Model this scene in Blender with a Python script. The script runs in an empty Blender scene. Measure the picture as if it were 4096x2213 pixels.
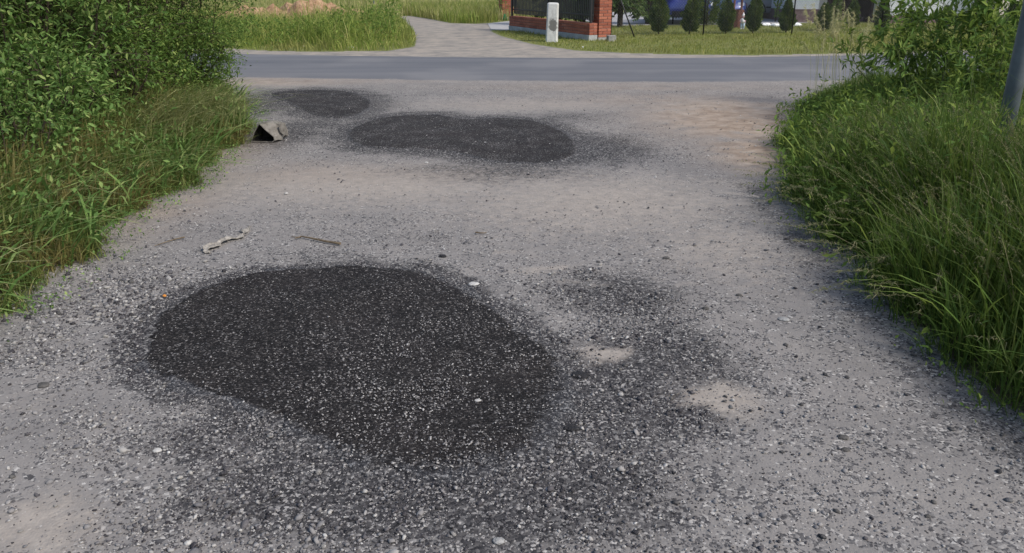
import bpy, math, random
import numpy as np
from mathutils import Vector, Matrix

R = random.Random(11)
rng = np.random.default_rng(11)
SC = bpy.context.scene
COL = SC.collection

# ------------------------------------------------------------------ camera, sky, sun, exposure
PITCH, HEIGHT, FOC = math.radians(20.5), 1.55, 3186.0
cam_d = bpy.data.cameras.new('camera')
cam_d.lens, cam_d.sensor_width = 28.0, 36.0
cam_d.clip_start, cam_d.clip_end = 0.05, 3000
cam = bpy.data.objects.new('camera', cam_d)
COL.objects.link(cam)
cam.location = (0, 0, HEIGHT)
cam.rotation_euler = (math.pi / 2 - PITCH, 0, 0)
SC.camera = cam

SUN_DIR = Vector((0.58, -0.38, 0.72)).normalized()
world = bpy.data.worlds.new('World')
SC.world = world
world.use_nodes = True
wn = world.node_tree.nodes
wn.clear()
sky = wn.new('ShaderNodeTexSky')
sky.sky_type = 'NISHITA'
sky.sun_disc = False
sky.sun_elevation = math.asin(SUN_DIR.z)
sky.sun_rotation = math.atan2(SUN_DIR.x, SUN_DIR.y)
sky.air_density, sky.dust_density, sky.ozone_density = 1.0, 2.0, 1.0
bg = wn.new('ShaderNodeBackground')
bg.inputs['Strength'].default_value = 0.085
wo = wn.new('ShaderNodeOutputWorld')
world.node_tree.links.new(sky.outputs[0], bg.inputs['Color'])
world.node_tree.links.new(bg.outputs[0], wo.inputs['Surface'])

sun_d = bpy.data.lights.new('sun', 'SUN')
sun_d.energy = 1.5
sun_d.angle = math.radians(14)
sun_d.color = (1.0, 0.95, 0.86)
sun = bpy.data.objects.new('sun', sun_d)
COL.objects.link(sun)
sun.rotation_euler = SUN_DIR.to_track_quat('Z', 'Y').to_euler()

SC.view_settings.view_transform = 'Standard'
SC.view_settings.look = 'None'
SC.view_settings.exposure = 1.05
SC.view_settings.gamma = 1.0
SC.view_settings.use_curve_mapping = False
SC.cycles.max_bounces = 6
SC.cycles.transparent_max_bounces = 8

# ------------------------------------------------------------------ helpers: places
def G(px, py, z=0.0):
    """point of the ground seen at a pixel of the 4096 x 2213 photograph"""
    u, v = (px - 2048) / FOC, (1106.5 - py) / FOC
    dx, dy, dz = u, math.cos(PITCH) + v * math.sin(PITCH), -math.sin(PITCH) + v * math.cos(PITCH)
    t = (z - HEIGHT) / dz
    return (dx * t, dy * t)

def GP(pts):
    return np.array([G(*p) for p in pts])

def lift(py, y):
    """height of a thing standing at distance y whose top is seen at row py"""
    v = (1106.5 - py) / FOC
    dy, dz = math.cos(PITCH) + v * math.sin(PITCH), -math.sin(PITCH) + v * math.cos(PITCH)
    return HEIGHT + dz * y / dy

def inside(P, x, y):
    c = np.zeros(x.shape, bool)
    n = len(P)
    for i in range(n):
        x1, y1 = P[i]
        x2, y2 = P[(i + 1) % n]
        if y1 == y2:
            continue
        k = ((y1 > y) != (y2 > y)) & (x < (x2 - x1) * (y - y1) / (y2 - y1) + x1)
        c ^= k
    return c

def dist_line(P, x, y, closed=False):
    d = np.full(x.shape, 1e9)
    n = len(P)
    for i in range(n if closed else n - 1):
        a, b = P[i], P[(i + 1) % n]
        ab = b - a
        L = max(ab @ ab, 1e-9)
        t = np.clip(((x - a[0]) * ab[0] + (y - a[1]) * ab[1]) / L, 0, 1)
        d = np.minimum(d, np.hypot(x - a[0] - t * ab[0], y - a[1] - t * ab[1]))
    return d

def sdist(P, x, y):
    d = dist_line(P, x, y, True)
    return np.where(inside(P, x, y), -d, d)

def sstep(a, b, x):
    t = np.clip((x - a) / (b - a), 0, 1)
    return t * t * (3 - 2 * t)

def wob(x, y, f=1.0, s=0.0):
    """cheap smooth noise, about -1..1"""
    return (np.sin(1.7 * f * x + 0.9 * f * y + s) + np.sin(-1.1 * f * x + 2.3 * f * y + 1.3 + 2 * s)
            + np.sin(2.9 * f * x - 1.9 * f * y + 4.1 + s) + np.sin(0.6 * f * x + 3.7 * f * y + 0.4 - s)
            + np.sin(4.3 * f * x + 3.1 * f * y + 2.2 + 3 * s)) / 3.2

LE = GP([(-900, 1900), (-300, 1460), (0, 1250), (130, 1130), (330, 1020), (500, 890), (640, 800), (830, 660), (970, 575),
         (985, 510), (940, 420), (895, 350), (870, 318)])
RE = GP([(5000, 2300), (4500, 1950), (4096, 1660), (3900, 1520), (3700, 1345), (3500, 1170), (3300, 970), (3190, 800),
         (3140, 690), (3140, 600), (3190, 480), (3260, 400), (3340, 360), (3440, 335)])

def left_edge(y):
    y = np.asarray(y, float)
    return np.interp(y, LE[:, 1], LE[:, 0]) + 0.07 * np.sin(3.1 * y + 1) + 0.05 * np.sin(7.3 * y) + 0.03 * np.sin(17.0 * y + 2)

def right_edge(y):
    y = np.asarray(y, float)
    return np.interp(y, RE[:, 1], RE[:, 0]) + 0.05 * np.sin(2.7 * y + 2) + 0.04 * np.sin(6.1 * y) + 0.03 * np.sin(15.0 * y + 1)

NEAR = GP([(560, 305), (940, 314), (1500, 322), (1900, 327), (2600, 333), (3100, 331), (3600, 322), (4096, 309)])
FAR = GP([(560, 205), (940, 213), (1400, 221), (1900, 227), (2300, 229), (2700, 229.5), (3100, 225), (3510, 216), (4096, 203)])
VERGE_FAR = GP([(500, 190), (940, 196), (1080, 204), (1250, 207), (1560, 204), (1900, 200), (2300, 205), (2480, 212), (2700, 218),
                (3000, 221.5), (3400, 214), (3700, 206.5), (4096, 195)])

def road_near(x):
    return np.interp(x, NEAR[:, 0], NEAR[:, 1])

def road_far(x):
    return np.interp(x, FAR[:, 0], FAR[:, 1])

def verge_far(x):
    return np.interp(x, VERGE_FAR[:, 0], VERGE_FAR[:, 1])

TRACK = GP([(1450, 226), (1560, 204), (1660, 188), (1668, 160), (1655, 120), (1625, 88), (1590, 66), (1640, 64), (1730, 79), (1800, 93),
            (1900, 96), (1960, 93), (2046, 84), (2048, 122), (1962, 119), (1964, 128), (2000, 145), (2130, 178), (2300, 203), (2480, 212), (2560, 228)])

def hz(x, y):
    """height of the ground"""
    x = np.asarray(x, float)
    y = np.asarray(y, float)
    k = 1 - sstep(11.0, 12.6, y)
    z = k * (0.010 * wob(x, y, 0.9) + 0.005 * wob(x, y, 2.3, 1.0))
    bank = np.maximum(sstep(0.0, 1.2, left_edge(y) - x), sstep(0.0, 1.2, x - right_edge(y)))
    z = z + k * bank * (0.07 + 0.03 * wob(x, y, 1.4, 2.0))
    return z

def hz1(x, y):
    return float(hz(np.array([x]), np.array([y]))[0])

# ------------------------------------------------------------------ helpers: objects
def mesh(name, V, F, material=None, smooth=False, attrs=None, mats=None, fm=None):
    """V: n x 3; F: list of faces, or one int array (m x k), or several of these arrays"""
    me = bpy.data.meshes.new(name)
    V = np.asarray(V, np.float32)
    if isinstance(F, np.ndarray):
        F = [F]
    if len(F) and isinstance(F[0], np.ndarray):
        tot = sum(f.shape[0] for f in F)
        loops = np.concatenate([f.reshape(-1) for f in F]).astype(np.int32)
        sizes = np.concatenate([np.full(f.shape[0], f.shape[1], np.int32) for f in F])
        starts = np.concatenate([[0], np.cumsum(sizes)[:-1]]).astype(np.int32)
        me.vertices.add(len(V))
        me.vertices.foreach_set('co', V.reshape(-1))
        me.loops.add(len(loops))
        me.loops.foreach_set('vertex_index', loops)
        me.polygons.add(tot)
        me.polygons.foreach_set('loop_start', starts)
        me.polygons.foreach_set('loop_total', sizes)
        me.update(calc_edges=True)
    else:
        me.from_pydata([tuple(map(float, v)) for v in V], [], [tuple(int(i) for i in f) for f in F])
        me.update()
    if smooth:
        me.polygons.foreach_set('use_smooth', np.ones(len(me.polygons), bool))
    for k, a in (attrs or {}).items():
        at = me.attributes.new(k, 'FLOAT', 'POINT')
        at.data.foreach_set('value', np.asarray(a, np.float32))
    for m in (mats or ([material] if material else [])):
        me.materials.append(m)
    if fm is not None:
        me.polygons.foreach_set('material_index', np.asarray(fm, np.int32))
    return me

def put(name, me, parent=None, loc=None, rotz=None):
    o = bpy.data.objects.new(name, me)
    COL.objects.link(o)
    if parent is not None:
        o.parent = parent
    if loc is not None:
        o.location = loc
    if rotz is not None:
        o.rotation_euler = (0, 0, rotz)
    return o

def tag(o, label=None, cat=None, group=None, kind=None):
    if label:
        o['label'] = label
    if cat:
        o['category'] = cat
    if group:
        o['group'] = group
    if kind:
        o['kind'] = kind
    return o

def thing(name, label, cat, loc=(0, 0, 0), rotz=0.0, group=None):
    o = bpy.data.objects.new(name, None)
    COL.objects.link(o)
    o.empty_display_size = 0.1
    o.location = loc
    o.rotation_euler = (0, 0, rotz)
    return tag(o, label, cat, group)

class MB:
    """collects boxes, tubes and lofts into one mesh"""
    def __init__(s):
        s.V, s.F = [], []
    def add(s, V, F):
        b = len(s.V)
        s.V += [tuple(v) for v in V]
        s.F += [tuple(i + b for i in f) for f in F]
        return s
    def box(s, x0, x1, y0, y1, z0, z1, c=0.0):
        if c <= 0:
            V = [(x, y, z) for z in (z0, z1) for y in (y0, y1) for x in (x0, x1)]
            F = [(0, 2, 3, 1), (4, 5, 7, 6), (0, 1, 5, 4), (2, 6, 7, 3), (0, 4, 6, 2), (1, 3, 7, 5)]
            return s.add(V, F)
        rings = []
        for z, i in ((z0, c), (z0 + c, 0), (z1 - c, 0), (z1, c)):
            rings.append([(x0 + i + c * (1 - i / c), y0 + i, z), (x1 - i - c * (1 - i / c), y0 + i, z), (x1 - i, y0 + i + c * (1 - i / c), z),
                          (x1 - i, y1 - i - c * (1 - i / c), z), (x1 - i - c * (1 - i / c), y1 - i, z), (x0 + i + c * (1 - i / c), y1 - i, z),
                          (x0 + i, y1 - i - c * (1 - i / c), z), (x0 + i, y0 + i + c * (1 - i / c), z)])
        return s.loft(rings)
    def loft(s, rings, close=True, caps=True):
        n = len(rings[0])
        V = [p for r in rings for p in r]
        F = []
        for k in range(len(rings) - 1):
            for i in range(n if close else n - 1):
                j = (i + 1) % n
                F.append((k * n + i, k * n + j, (k + 1) * n + j, (k + 1) * n + i))
        if caps:
            F.append(tuple(range(n - 1, -1, -1)))
            F.append(tuple((len(rings) - 1) * n + i for i in range(n)))
        return s.add(V, F)
    def tube(s, pts, radii, n=6, caps=True):
        pts = [Vector(p) for p in pts]
        if not hasattr(radii, '__len__'):
            radii = [radii] * len(pts)
        rings = []
        for i, p in enumerate(pts):
            d = (pts[min(i + 1, len(pts) - 1)] - pts[max(i - 1, 0)])
            d = d.normalized() if d.length > 1e-9 else Vector((0, 0, 1))
            a = d.cross(Vector((0.31, 0.95, 0.05))).normalized()
            b = d.cross(a)
            rings.append([p + (a * math.cos(2 * math.pi * k / n) + b * math.sin(2 * math.pi * k / n)) * radii[i] for k in range(n)])
        return s.loft(rings, True, caps)
    def lathe(s, prof, n=16, c=(0, 0, 0)):
        rings = [[(c[0] + r * math.cos(2 * math.pi * k / n), c[1] + r * math.sin(2 * math.pi * k / n), c[2] + z) for k in range(n)] for r, z in prof]
        return s.loft(rings, True, True)
    def out(s, name, material, parent=None, smooth=False, loc=None, rotz=None):
        return put(name, mesh(name, s.V, s.F, material, smooth), parent, loc, rotz)

# ------------------------------------------------------------------ helpers: materials
class NT:
    def __init__(s, name):
        s.m = bpy.data.materials.new(name)
        s.m.use_nodes = True
        s.t = s.m.node_tree
        s.t.nodes.clear()
        s.o = s.t.nodes.new('ShaderNodeOutputMaterial')
    def put(s, sock, v):
        if v is None:
            return
        if isinstance(v, bpy.types.NodeSocket):
            s.t.links.new(v, sock)
        elif isinstance(v, tuple) and len(v) == 3 and sock.type == 'RGBA':
            sock.default_value = (*v, 1)
        else:
            sock.default_value = v
    def node(s, typ, ins=None, **kw):
        n = s.t.nodes.new(typ)
        for k, v in kw.items():
            setattr(n, k, v)
        for k, v in (ins or {}).items():
            s.put(n.inputs[k], v)
        return n
    def coord(s):
        return s.node('ShaderNodeTexCoord').outputs['Object']
    def noise(s, scale, detail=3, rough=0.6, vec=None, out='Fac'):
        return s.node('ShaderNodeTexNoise', {'Vector': vec, 'Scale': scale, 'Detail': detail, 'Roughness': rough}).outputs[out]
    def vor(s, scale, vec=None, out='Distance', feature='F1', rnd=1.0):
        return s.node('ShaderNodeTexVoronoi', {'Vector': vec, 'Scale': scale, 'Randomness': rnd}, feature=feature).outputs[out]
    def ramp(s, fac, stops, interp='LINEAR'):
        n = s.node('ShaderNodeValToRGB', {'Fac': fac})
        cr = n.color_ramp
        cr.interpolation = interp
        while len(cr.elements) < len(stops):
            cr.elements.new(0.5)
        for e, (p, c) in zip(cr.elements, stops):
            e.position = p
            e.color = (*c, 1) if isinstance(c, tuple) else (c, c, c, 1)
        return n.outputs['Color']
    def mix(s, fac, a, b, mode='MIX'):
        n = s.node('ShaderNodeMix', data_type='RGBA', blend_type=mode)
        s.put(n.inputs[0], fac)
        s.put(n.inputs[6], a)
        s.put(n.inputs[7], b)
        return n.outputs[2]
    def math(s, op, a, b=None, c=None, clamp=False):
        n = s.node('ShaderNodeMath', operation=op, use_clamp=clamp)
        for i, v in enumerate((a, b, c)):
            if v is not None:
                s.put(n.inputs[i], v)
        return n.outputs[0]
    def step(s, v, a, b):
        n = s.node('ShaderNodeMapRange', {'Value': v, 'From Min': a, 'From Max': b, 'To Min': 0.0, 'To Max': 1.0}, interpolation_type='SMOOTHSTEP')
        return n.outputs[0]
    def attr(s, name):
        return s.node('ShaderNodeAttribute', attribute_name=name).outputs['Fac']
    def island(s):
        return s.node('ShaderNodeNewGeometry').outputs['Random Per Island']
    def objrand(s):
        return s.node('ShaderNodeObjectInfo').outputs['Random']
    def bump(s, h, strength=0.3, dist=0.01):
        return s.node('ShaderNodeBump', {'Height': h, 'Strength': strength, 'Distance': dist}).outputs[0]
    def pbr(s, col, rough=0.8, spec=0.3, metal=0.0, normal=None, extra=None):
        n = s.node('ShaderNodeBsdfPrincipled', {'Base Color': col, 'Roughness': rough, 'Specular IOR Level': spec, 'Metallic': metal})
        if normal is not None:
            s.put(n.inputs['Normal'], normal)
        for k, v in (extra or {}).items():
            s.put(n.inputs[k], v)
        return n.outputs[0]
    def done(s, shader):
        s.t.links.new(shader, s.o.inputs['Surface'])
        return s.m

def plain(name, col, rough=0.7, spec=0.3, metal=0.0, var=0.25, scale=18.0, bump=0.15):
    n = NT(name)
    c = n.coord()
    f = n.noise(scale, 4, 0.65, c)
    lo = tuple(v * (1 - var) for v in col)
    hi = tuple(min(1, v * (1 + var)) for v in col)
    return n.done(n.pbr(n.ramp(f, [(0.3, lo), (0.7, hi)]), rough, spec, metal, n.bump(f, bump, 0.01)))

def leafy(name, stops, trans=0.35, rough=0.6, spec=0.18, tint=None, per='island', gain=1.45):
    """foliage: colour differs from leaf to leaf, some light passes through"""
    n = NT(name)
    stops = [(p, (c[0] * gain * 1.06, c[1] * gain, c[2] * gain * .9)) for p, c in stops]
    col = n.ramp(n.island() if per == 'island' else n.objrand(), stops)
    if tint is not None:
        f = n.step(n.noise(tint[1], 2, 0.5, n.node('ShaderNodeNewGeometry').outputs['Position']), 0.42, 0.64)
        col = n.mix(n.math('MULTIPLY', f, tint[2]), col, tint[0])
    d = n.pbr(col, rough, spec)
    t = n.node('ShaderNodeBsdfTranslucent', {'Color': n.mix(0.35, col, (0.20, 0.24, 0.04))}).outputs[0]
    mx = n.node('ShaderNodeMixShader', {0: trans})
    n.t.links.new(d, mx.inputs[1])
    n.t.links.new(t, mx.inputs[2])
    return n.done(mx.outputs[0])

# ---- ground
def ground_material():
    n = NT('gravel_and_soil')
    c = n.coord()
    tar, sand, soil, green, track = (n.attr(k) for k in ('tar', 'sand', 'soil', 'green', 'track'))  # sand also carries the paler zones of the middle driveway
    big = n.noise(2.2, 4, 0.62, c)
    mid = n.noise(11.0, 4, 0.65, c)
    fine = n.noise(160.0, 3, 0.7, c)
    cells = n.vor(95.0, c, 'Color')
    cells2 = n.vor(42.0, c, 'Color')
    sep = n.node('ShaderNodeSeparateColor', {0: cells}).outputs[0]
    sep2 = n.node('ShaderNodeSeparateColor', {0: cells2}).outputs[1]
    dust = n.ramp(big, [(0.25, (0.158, 0.149, 0.143)), (0.5, (0.218, 0.203, 0.191)), (0.78, (0.30, 0.275, 0.252))])
    dust = n.mix(n.step(mid, 0.35, 0.75), dust, (0.24, 0.224, 0.212))
    dust = n.mix(n.math('MULTIPLY', n.step(fine, 0.45, 0.8), 0.45), dust, (0.17, 0.16, 0.155))
    # little stones in the dust: one tone per cell
    tone = n.ramp(sep, [(0.0, (0.030, 0.030, 0.034)), (0.35, (0.085, 0.083, 0.086)), (0.6, (0.20, 0.19, 0.183)), (0.85, (0.34, 0.32, 0.30)), (1.0, (0.50, 0.475, 0.44))])
    lump = n.noise(5.0, 5, 0.7, c)
    cover = n.math('ADD', n.math('MULTIPLY', n.step(lump, 0.38, 0.62), 0.5), n.math('MULTIPLY', tar, 0.5), clamp=True)
    cover = n.math('MULTIPLY', cover, n.math('SUBTRACT', 1.0, n.math('MULTIPLY', sand, 0.85)))
    pick = n.math('LESS_THAN', n.math('ADD', n.math('MULTIPLY', sep2, 0.6), n.math('MULTIPLY', n.node('ShaderNodeSeparateColor', {0: cells}).outputs[2], 0.4)), n.math('ADD', n.math('MULTIPLY', cover, 0.85), 0.15))
    base = n.mix(n.math('MULTIPLY', pick, 0.85), dust, tone)
    # bitumen dust round the patches
    edge = n.math('ADD', n.math('MULTIPLY', tar, 1.25), n.math('MULTIPLY', n.math('SUBTRACT', lump, 0.5), 0.9))
    tf = n.math('MULTIPLY', n.step(edge, 0.22, 0.95), 0.85)
    darkt = n.ramp(sep, [(0.0, (0.014, 0.014, 0.016)), (0.6, (0.046, 0.044, 0.046)), (0.88, (0.13, 0.125, 0.123)), (1.0, (0.36, 0.34, 0.32))])
    base = n.mix(tf, base, darkt)
    sand_pale_c = n.ramp(n.noise(14.0, 5, 0.7, c), [(0.3, (0.275, 0.242, 0.212)), (0.7, (0.39, 0.345, 0.30))])
    base = n.mix(n.math('MULTIPLY', n.step(n.math('ADD', sand, n.math('MULTIPLY', n.math('SUBTRACT', n.noise(13.0, 6, 0.75, c), 0.5), 1.3)), 0.25, 0.85), 0.85), base, sand_pale_c)
    earth = n.attr('earth')
    earc = n.ramp(n.noise(5.0, 5, 0.65, c), [(0.3, (0.20, 0.145, 0.105)), (0.55, (0.33, 0.262, 0.205)), (0.75, (0.42, 0.35, 0.285))])
    base = n.mix(n.math('MULTIPLY', earth, n.step(n.noise(3.0, 5, 0.65, c), 0.22, 0.55)), base, earc)
    trk = n.ramp(n.noise(2.2, 7, 0.72, c), [(0.30, (0.17, 0.16, 0.15)), (0.5, (0.285, 0.255, 0.22)), (0.70, (0.39, 0.335, 0.275))])
    base = n.mix(track, base, trk)
    # soil and turf
    so = n.ramp(n.noise(9.0, 4, 0.7, c), [(0.3, (0.055, 0.046, 0.030)), (0.6, (0.10, 0.082, 0.055)), (0.8, (0.15, 0.12, 0.085))])
    tu = n.ramp(n.noise(3.0, 6, 0.75, c), [(0.25, (0.095, 0.115, 0.034)), (0.5, (0.16, 0.175, 0.055)), (0.75, (0.25, 0.235, 0.10))])
    nb = n.math('MULTIPLY', n.math('SUBTRACT', n.noise(7.0, 4, 0.65, c), 0.5), 0.9)
    sm = n.step(n.math('ADD', soil, nb), 0.35, 0.65)
    gm = n.step(n.math('ADD', green, nb), 0.35, 0.65)
    base = n.mix(sm, base, so)
    base = n.mix(gm, base, tu)
    h = n.math('ADD', n.math('MULTIPLY', n.vor(95.0, c), -0.7), n.math('ADD', n.math('MULTIPLY', fine, 0.4), n.math('MULTIPLY', n.vor(42.0, c), -0.6)))
    return n.done(n.pbr(base, 0.95, 0.12, 0, n.bump(h, 0.35, 0.006)))

M_GROUND = ground_material()

def tar_material(name, k=1.0, chip=0.2):
    n = NT(name)
    c = n.coord()
    cells = n.vor(135.0, c, 'Color')
    s = n.node('ShaderNodeSeparateColor', {0: cells})
    lump = n.noise(4.0, 5, 0.65, c)
    col = n.ramp(s.outputs[0], [(0.0, (0.0085 * k, 0.0076 * k, 0.0076 * k)), (0.6, (0.0215 * k, 0.0192 * k, 0.0188 * k)), (0.9, (0.047 * k, 0.043 * k, 0.041 * k)), (1.0, (0.13, 0.118, 0.110))])
    pick = n.math('LESS_THAN', s.outputs[1], n.math('ADD', n.math('MULTIPLY', n.step(lump, 0.4, 0.7), chip), 0.02))
    col = n.mix(n.math('MULTIPLY', pick, 0.8), col, n.ramp(s.outputs[2], [(0.0, (0.10, 0.098, 0.10)), (1.0, (0.33, 0.31, 0.295))]))
    col = n.mix(n.math('MULTIPLY', n.step(n.noise(1.6, 4, 0.6, c), 0.45, 0.75), 0.3), col, (0.050, 0.042, 0.040))
    dk = n.ramp(s.outputs[0], [(0.0, (0.022, 0.022, 0.025)), (0.55, (0.058, 0.057, 0.060)), (0.85, (0.14, 0.136, 0.136)), (1.0, (0.30, 0.29, 0.28))])
    rm = n.step(n.math('ADD', n.attr('rim'), n.math('MULTIPLY', n.math('SUBTRACT', n.noise(22.0, 5, 0.7, c), 0.5), 1.5)), 0.45, 0.95)
    col = n.mix(rm, col, dk)
    h = n.math('ADD', n.math('MULTIPLY', n.vor(135.0, c), -0.8), n.noise(70.0, 3, 0.6, c))
    return n.done(n.pbr(col, 0.85, 0.12, 0, n.bump(h, 0.7, 0.006)))

def asphalt_material():
    n = NT('worn_asphalt')
    c = n.coord()
    st = n.noise(1.0, 5, 0.6, n.node('ShaderNodeMapping', {'Vector': c, 'Scale': (0.12, 1.5, 1.0)}).outputs[0])
    sp = n.noise(90.0, 2, 0.7, c)
    big = n.noise(0.5, 3, 0.5, c)
    col = n.ramp(st, [(0.3, (0.112, 0.114, 0.124)), (0.55, (0.142, 0.143, 0.152)), (0.75, (0.18, 0.178, 0.182))])
    col = n.mix(n.math('MULTIPLY', n.step(sp, 0.5, 0.8), 0.5), col, (0.075, 0.075, 0.082))
    col = n.mix(n.math('MULTIPLY', n.step(big, 0.45, 0.7), 0.35), col, (0.25, 0.24, 0.235))
    dusty = n.attr('dust')
    col = n.mix(n.math('MULTIPLY', n.step(n.math('ADD', dusty, n.math('MULTIPLY', n.math('SUBTRACT', n.noise(3.3, 6, 0.75, c), 0.5), 2.2)), 0.3, 0.9), 0.9), col, (0.25, 0.235, 0.215))
    return n.done(n.pbr(col, 0.85, 0.2, 0, n.bump(sp, 0.25, 0.005)))

def stone_material(name, stops):
    n = NT(name)
    c = n.coord()
    col = n.ramp(n.island(), stops)
    col = n.mix(n.math('MULTIPLY', n.step(n.noise(220.0, 3, 0.6, c), 0.4, 0.7), 0.35), col, (0.22, 0.212, 0.208))
    return n.done(n.pbr(col, 0.9, 0.15))

M_TAR = tar_material('fresh_bitumen', 1.0, 0.07)
M_TAR2 = tar_material('dusty_bitumen', 1.35, 0.22)
M_ASPHALT = asphalt_material()
M_STONE_PALE = stone_material('pale_gravel', [(0.0, (0.078, 0.075, 0.082)), (0.3, (0.150, 0.145, 0.148)), (0.55, (0.218, 0.208, 0.204)), (0.8, (0.295, 0.28, 0.268)), (0.95, (0.39, 0.373, 0.35)), (1.0, (0.54, 0.525, 0.50))])
M_STONE_DARK = stone_material('tarred_gravel', [(0.0, (0.015, 0.014, 0.017)), (0.45, (0.041, 0.038, 0.043)), (0.7, (0.092, 0.085, 0.090)), (0.88, (0.21, 0.198, 0.194)), (1.0, (0.44, 0.42, 0.39))])
M_STONE_CHIP = stone_material('clean_chips', [(0.0, (0.10, 0.098, 0.10)), (0.4, (0.19, 0.182, 0.178)), (0.8, (0.30, 0.285, 0.275)), (1.0, (0.46, 0.44, 0.42))])

# ---- plants
M_WILLOW = leafy('willow_leaf', [(0.0, (0.034, 0.070, 0.018)), (0.45, (0.064, 0.122, 0.034)), (0.8, (0.110, 0.178, 0.054)), (1.0, (0.175, 0.225, 0.085))], 0.35, gain=1.8)
M_WILLOW_ONE = leafy('willow_single_leaf', [(0.0, (0.040, 0.076, 0.024)), (0.5, (0.062, 0.112, 0.036)), (1.0, (0.115, 0.165, 0.065))], 0.35, per='object', gain=1.8)
M_HEDGE = leafy('small_leaf', [(0.0, (0.026, 0.052, 0.012)), (0.5, (0.050, 0.096, 0.022)), (0.85, (0.090, 0.142, 0.036)), (1.0, (0.15, 0.19, 0.060))], 0.3, gain=1.8)
M_HEDGE_ONE = leafy('small_single_leaf', [(0.0, (0.026, 0.052, 0.016)), (0.6, (0.050, 0.092, 0.028)), (1.0, (0.10, 0.14, 0.05))], 0.3, per='object', gain=1.8)
M_SAPLING = leafy('sapling_leaf', [(0.0, (0.050, 0.098, 0.024)), (0.5, (0.090, 0.16, 0.036)), (1.0, (0.17, 0.23, 0.055))], 0.45)
M_SAPLING_ONE = leafy('sapling_single_leaf', [(0.0, (0.055, 0.11, 0.030)), (0.5, (0.095, 0.17, 0.040)), (1.0, (0.17, 0.235, 0.06))], 0.45, per='object')
M_GRASS_L = leafy('bank_grass_left', [(0.0, (0.060, 0.095, 0.026)), (0.5, (0.105, 0.15, 0.042)), (0.8, (0.155, 0.19, 0.066)), (0.93, (0.22, 0.22, 0.105)), (1.0, (0.30, 0.27, 0.15))], 0.4, tint=((0.27, 0.185, 0.075), 1.5, 0.6))
M_GRASS_R = leafy('bank_grass_right', [(0.0, (0.034, 0.070, 0.016)), (0.5, (0.066, 0.125, 0.026)), (0.85, (0.105, 0.175, 0.038)), (1.0, (0.17, 0.21, 0.075))], 0.4, gain=1.1)
M_GRASS_FAR = leafy('verge_grass', [(0.0, (0.10, 0.155, 0.034)), (0.5, (0.18, 0.245, 0.056)), (0.8, (0.26, 0.30, 0.085)), (1.0, (0.40, 0.38, 0.18))], 0.5, tint=((0.27, 0.25, 0.085), 0.7, 0.7))
M_LAWN = leafy('mown_grass', [(0.0, (0.085, 0.115, 0.026)), (0.5, (0.15, 0.185, 0.042)), (0.85, (0.22, 0.235, 0.070)), (1.0, (0.32, 0.29, 0.14))], 0.4, tint=((0.23, 0.20, 0.080), 0.8, 0.55))
M_FIELD = leafy('meadow_grass', [(0.0, (0.17, 0.20, 0.075)), (0.5, (0.28, 0.28, 0.125)), (1.0, (0.42, 0.38, 0.22))], 0.45, tint=((0.19, 0.24, 0.075), 0.15, 0.5))
M_SEED = leafy('seed_heads', [(0.0, (0.075, 0.09, 0.045)), (0.6, (0.125, 0.13, 0.072)), (1.0, (0.21, 0.195, 0.125))], 0.4)
M_STRAW = leafy('dry_stalks', [(0.0, (0.13, 0.165, 0.065)), (0.6, (0.21, 0.235, 0.105)), (1.0, (0.32, 0.31, 0.17))], 0.3)
M_THUJA = leafy('thuja_spray', [(0.0, (0.018, 0.038, 0.010)), (0.55, (0.038, 0.070, 0.016)), (0.85, (0.075, 0.11, 0.024)), (1.0, (0.13, 0.16, 0.04))], 0.2)
M_SPRUCE = leafy('spruce_spray', [(0.0, (0.022, 0.046, 0.014)), (0.6, (0.046, 0.088, 0.024)), (1.0, (0.090, 0.135, 0.036))], 0.25)
M_BARK = plain('bark', (0.055, 0.044, 0.032), 0.9, 0.1, var=0.45, scale=30)
M_TWIG = plain('twig_bark', (0.13, 0.10, 0.06), 0.85, 0.15, var=0.4, scale=40)
M_STEM_GREEN = plain('green_stem', (0.085, 0.11, 0.04), 0.8, 0.2, var=0.3, scale=30)

# ------------------------------------------------------------------ patches of tar: outlines
FRONT = GP([(560, 1400), (590, 1310), (640, 1250), (700, 1205), (780, 1165), (960, 1110), (1200, 1075), (1450, 1065), (1700, 1090), (1850, 1150), (1960, 1220),
            (2080, 1310), (2210, 1390), (2280, 1490), (2290, 1600), (2250, 1730), (2140, 1840), (1940, 1915), (1700, 1940), (1450, 1900),
            (1250, 1790), (1100, 1700), (960, 1630), (820, 1580), (700, 1530), (595, 1490)])
MIDDLE = GP([(1385, 545), (1410, 510), (1500, 475), (1620, 460), (1740, 460), (1810, 470), (1880, 478), (2000, 476), (2150, 488), (2260, 530), (2312, 580),
             (2312, 612), (2260, 638), (2150, 652), (1950, 640), (1830, 615), (1700, 600), (1550, 595), (1430, 580)])
BACK = GP([(1080, 378), (1130, 366), (1250, 360), (1380, 366), (1460, 387), (1490, 412), (1470, 442), (1400, 470), (1320, 474), (1230, 452), (1150, 412)])

def smooth_outline(P, n):
    P = np.asarray(P)
    m = len(P)
    out = []
    for i in range(m):
        p0, p1, p2, p3 = P[i - 1], P[i], P[(i + 1) % m], P[(i + 2) % m]
        for k in range(8):
            t = k / 8
            out.append(0.5 * ((2 * p1) + (-p0 + p2) * t + (2 * p0 - 5 * p1 + 4 * p2 - p3) * t * t + (-p0 + 3 * p1 - 3 * p2 + p3) * t ** 3))
    out = np.array(out)
    d = np.concatenate([[0], np.cumsum(np.hypot(*np.diff(np.vstack([out, out[:1]]), axis=0).T))])
    s = np.linspace(0, d[-1], n, endpoint=False)
    c = np.vstack([out, out[:1]])
    return np.stack([np.interp(s, d, c[:, 0]), np.interp(s, d, c[:, 1])], 1)

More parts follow.
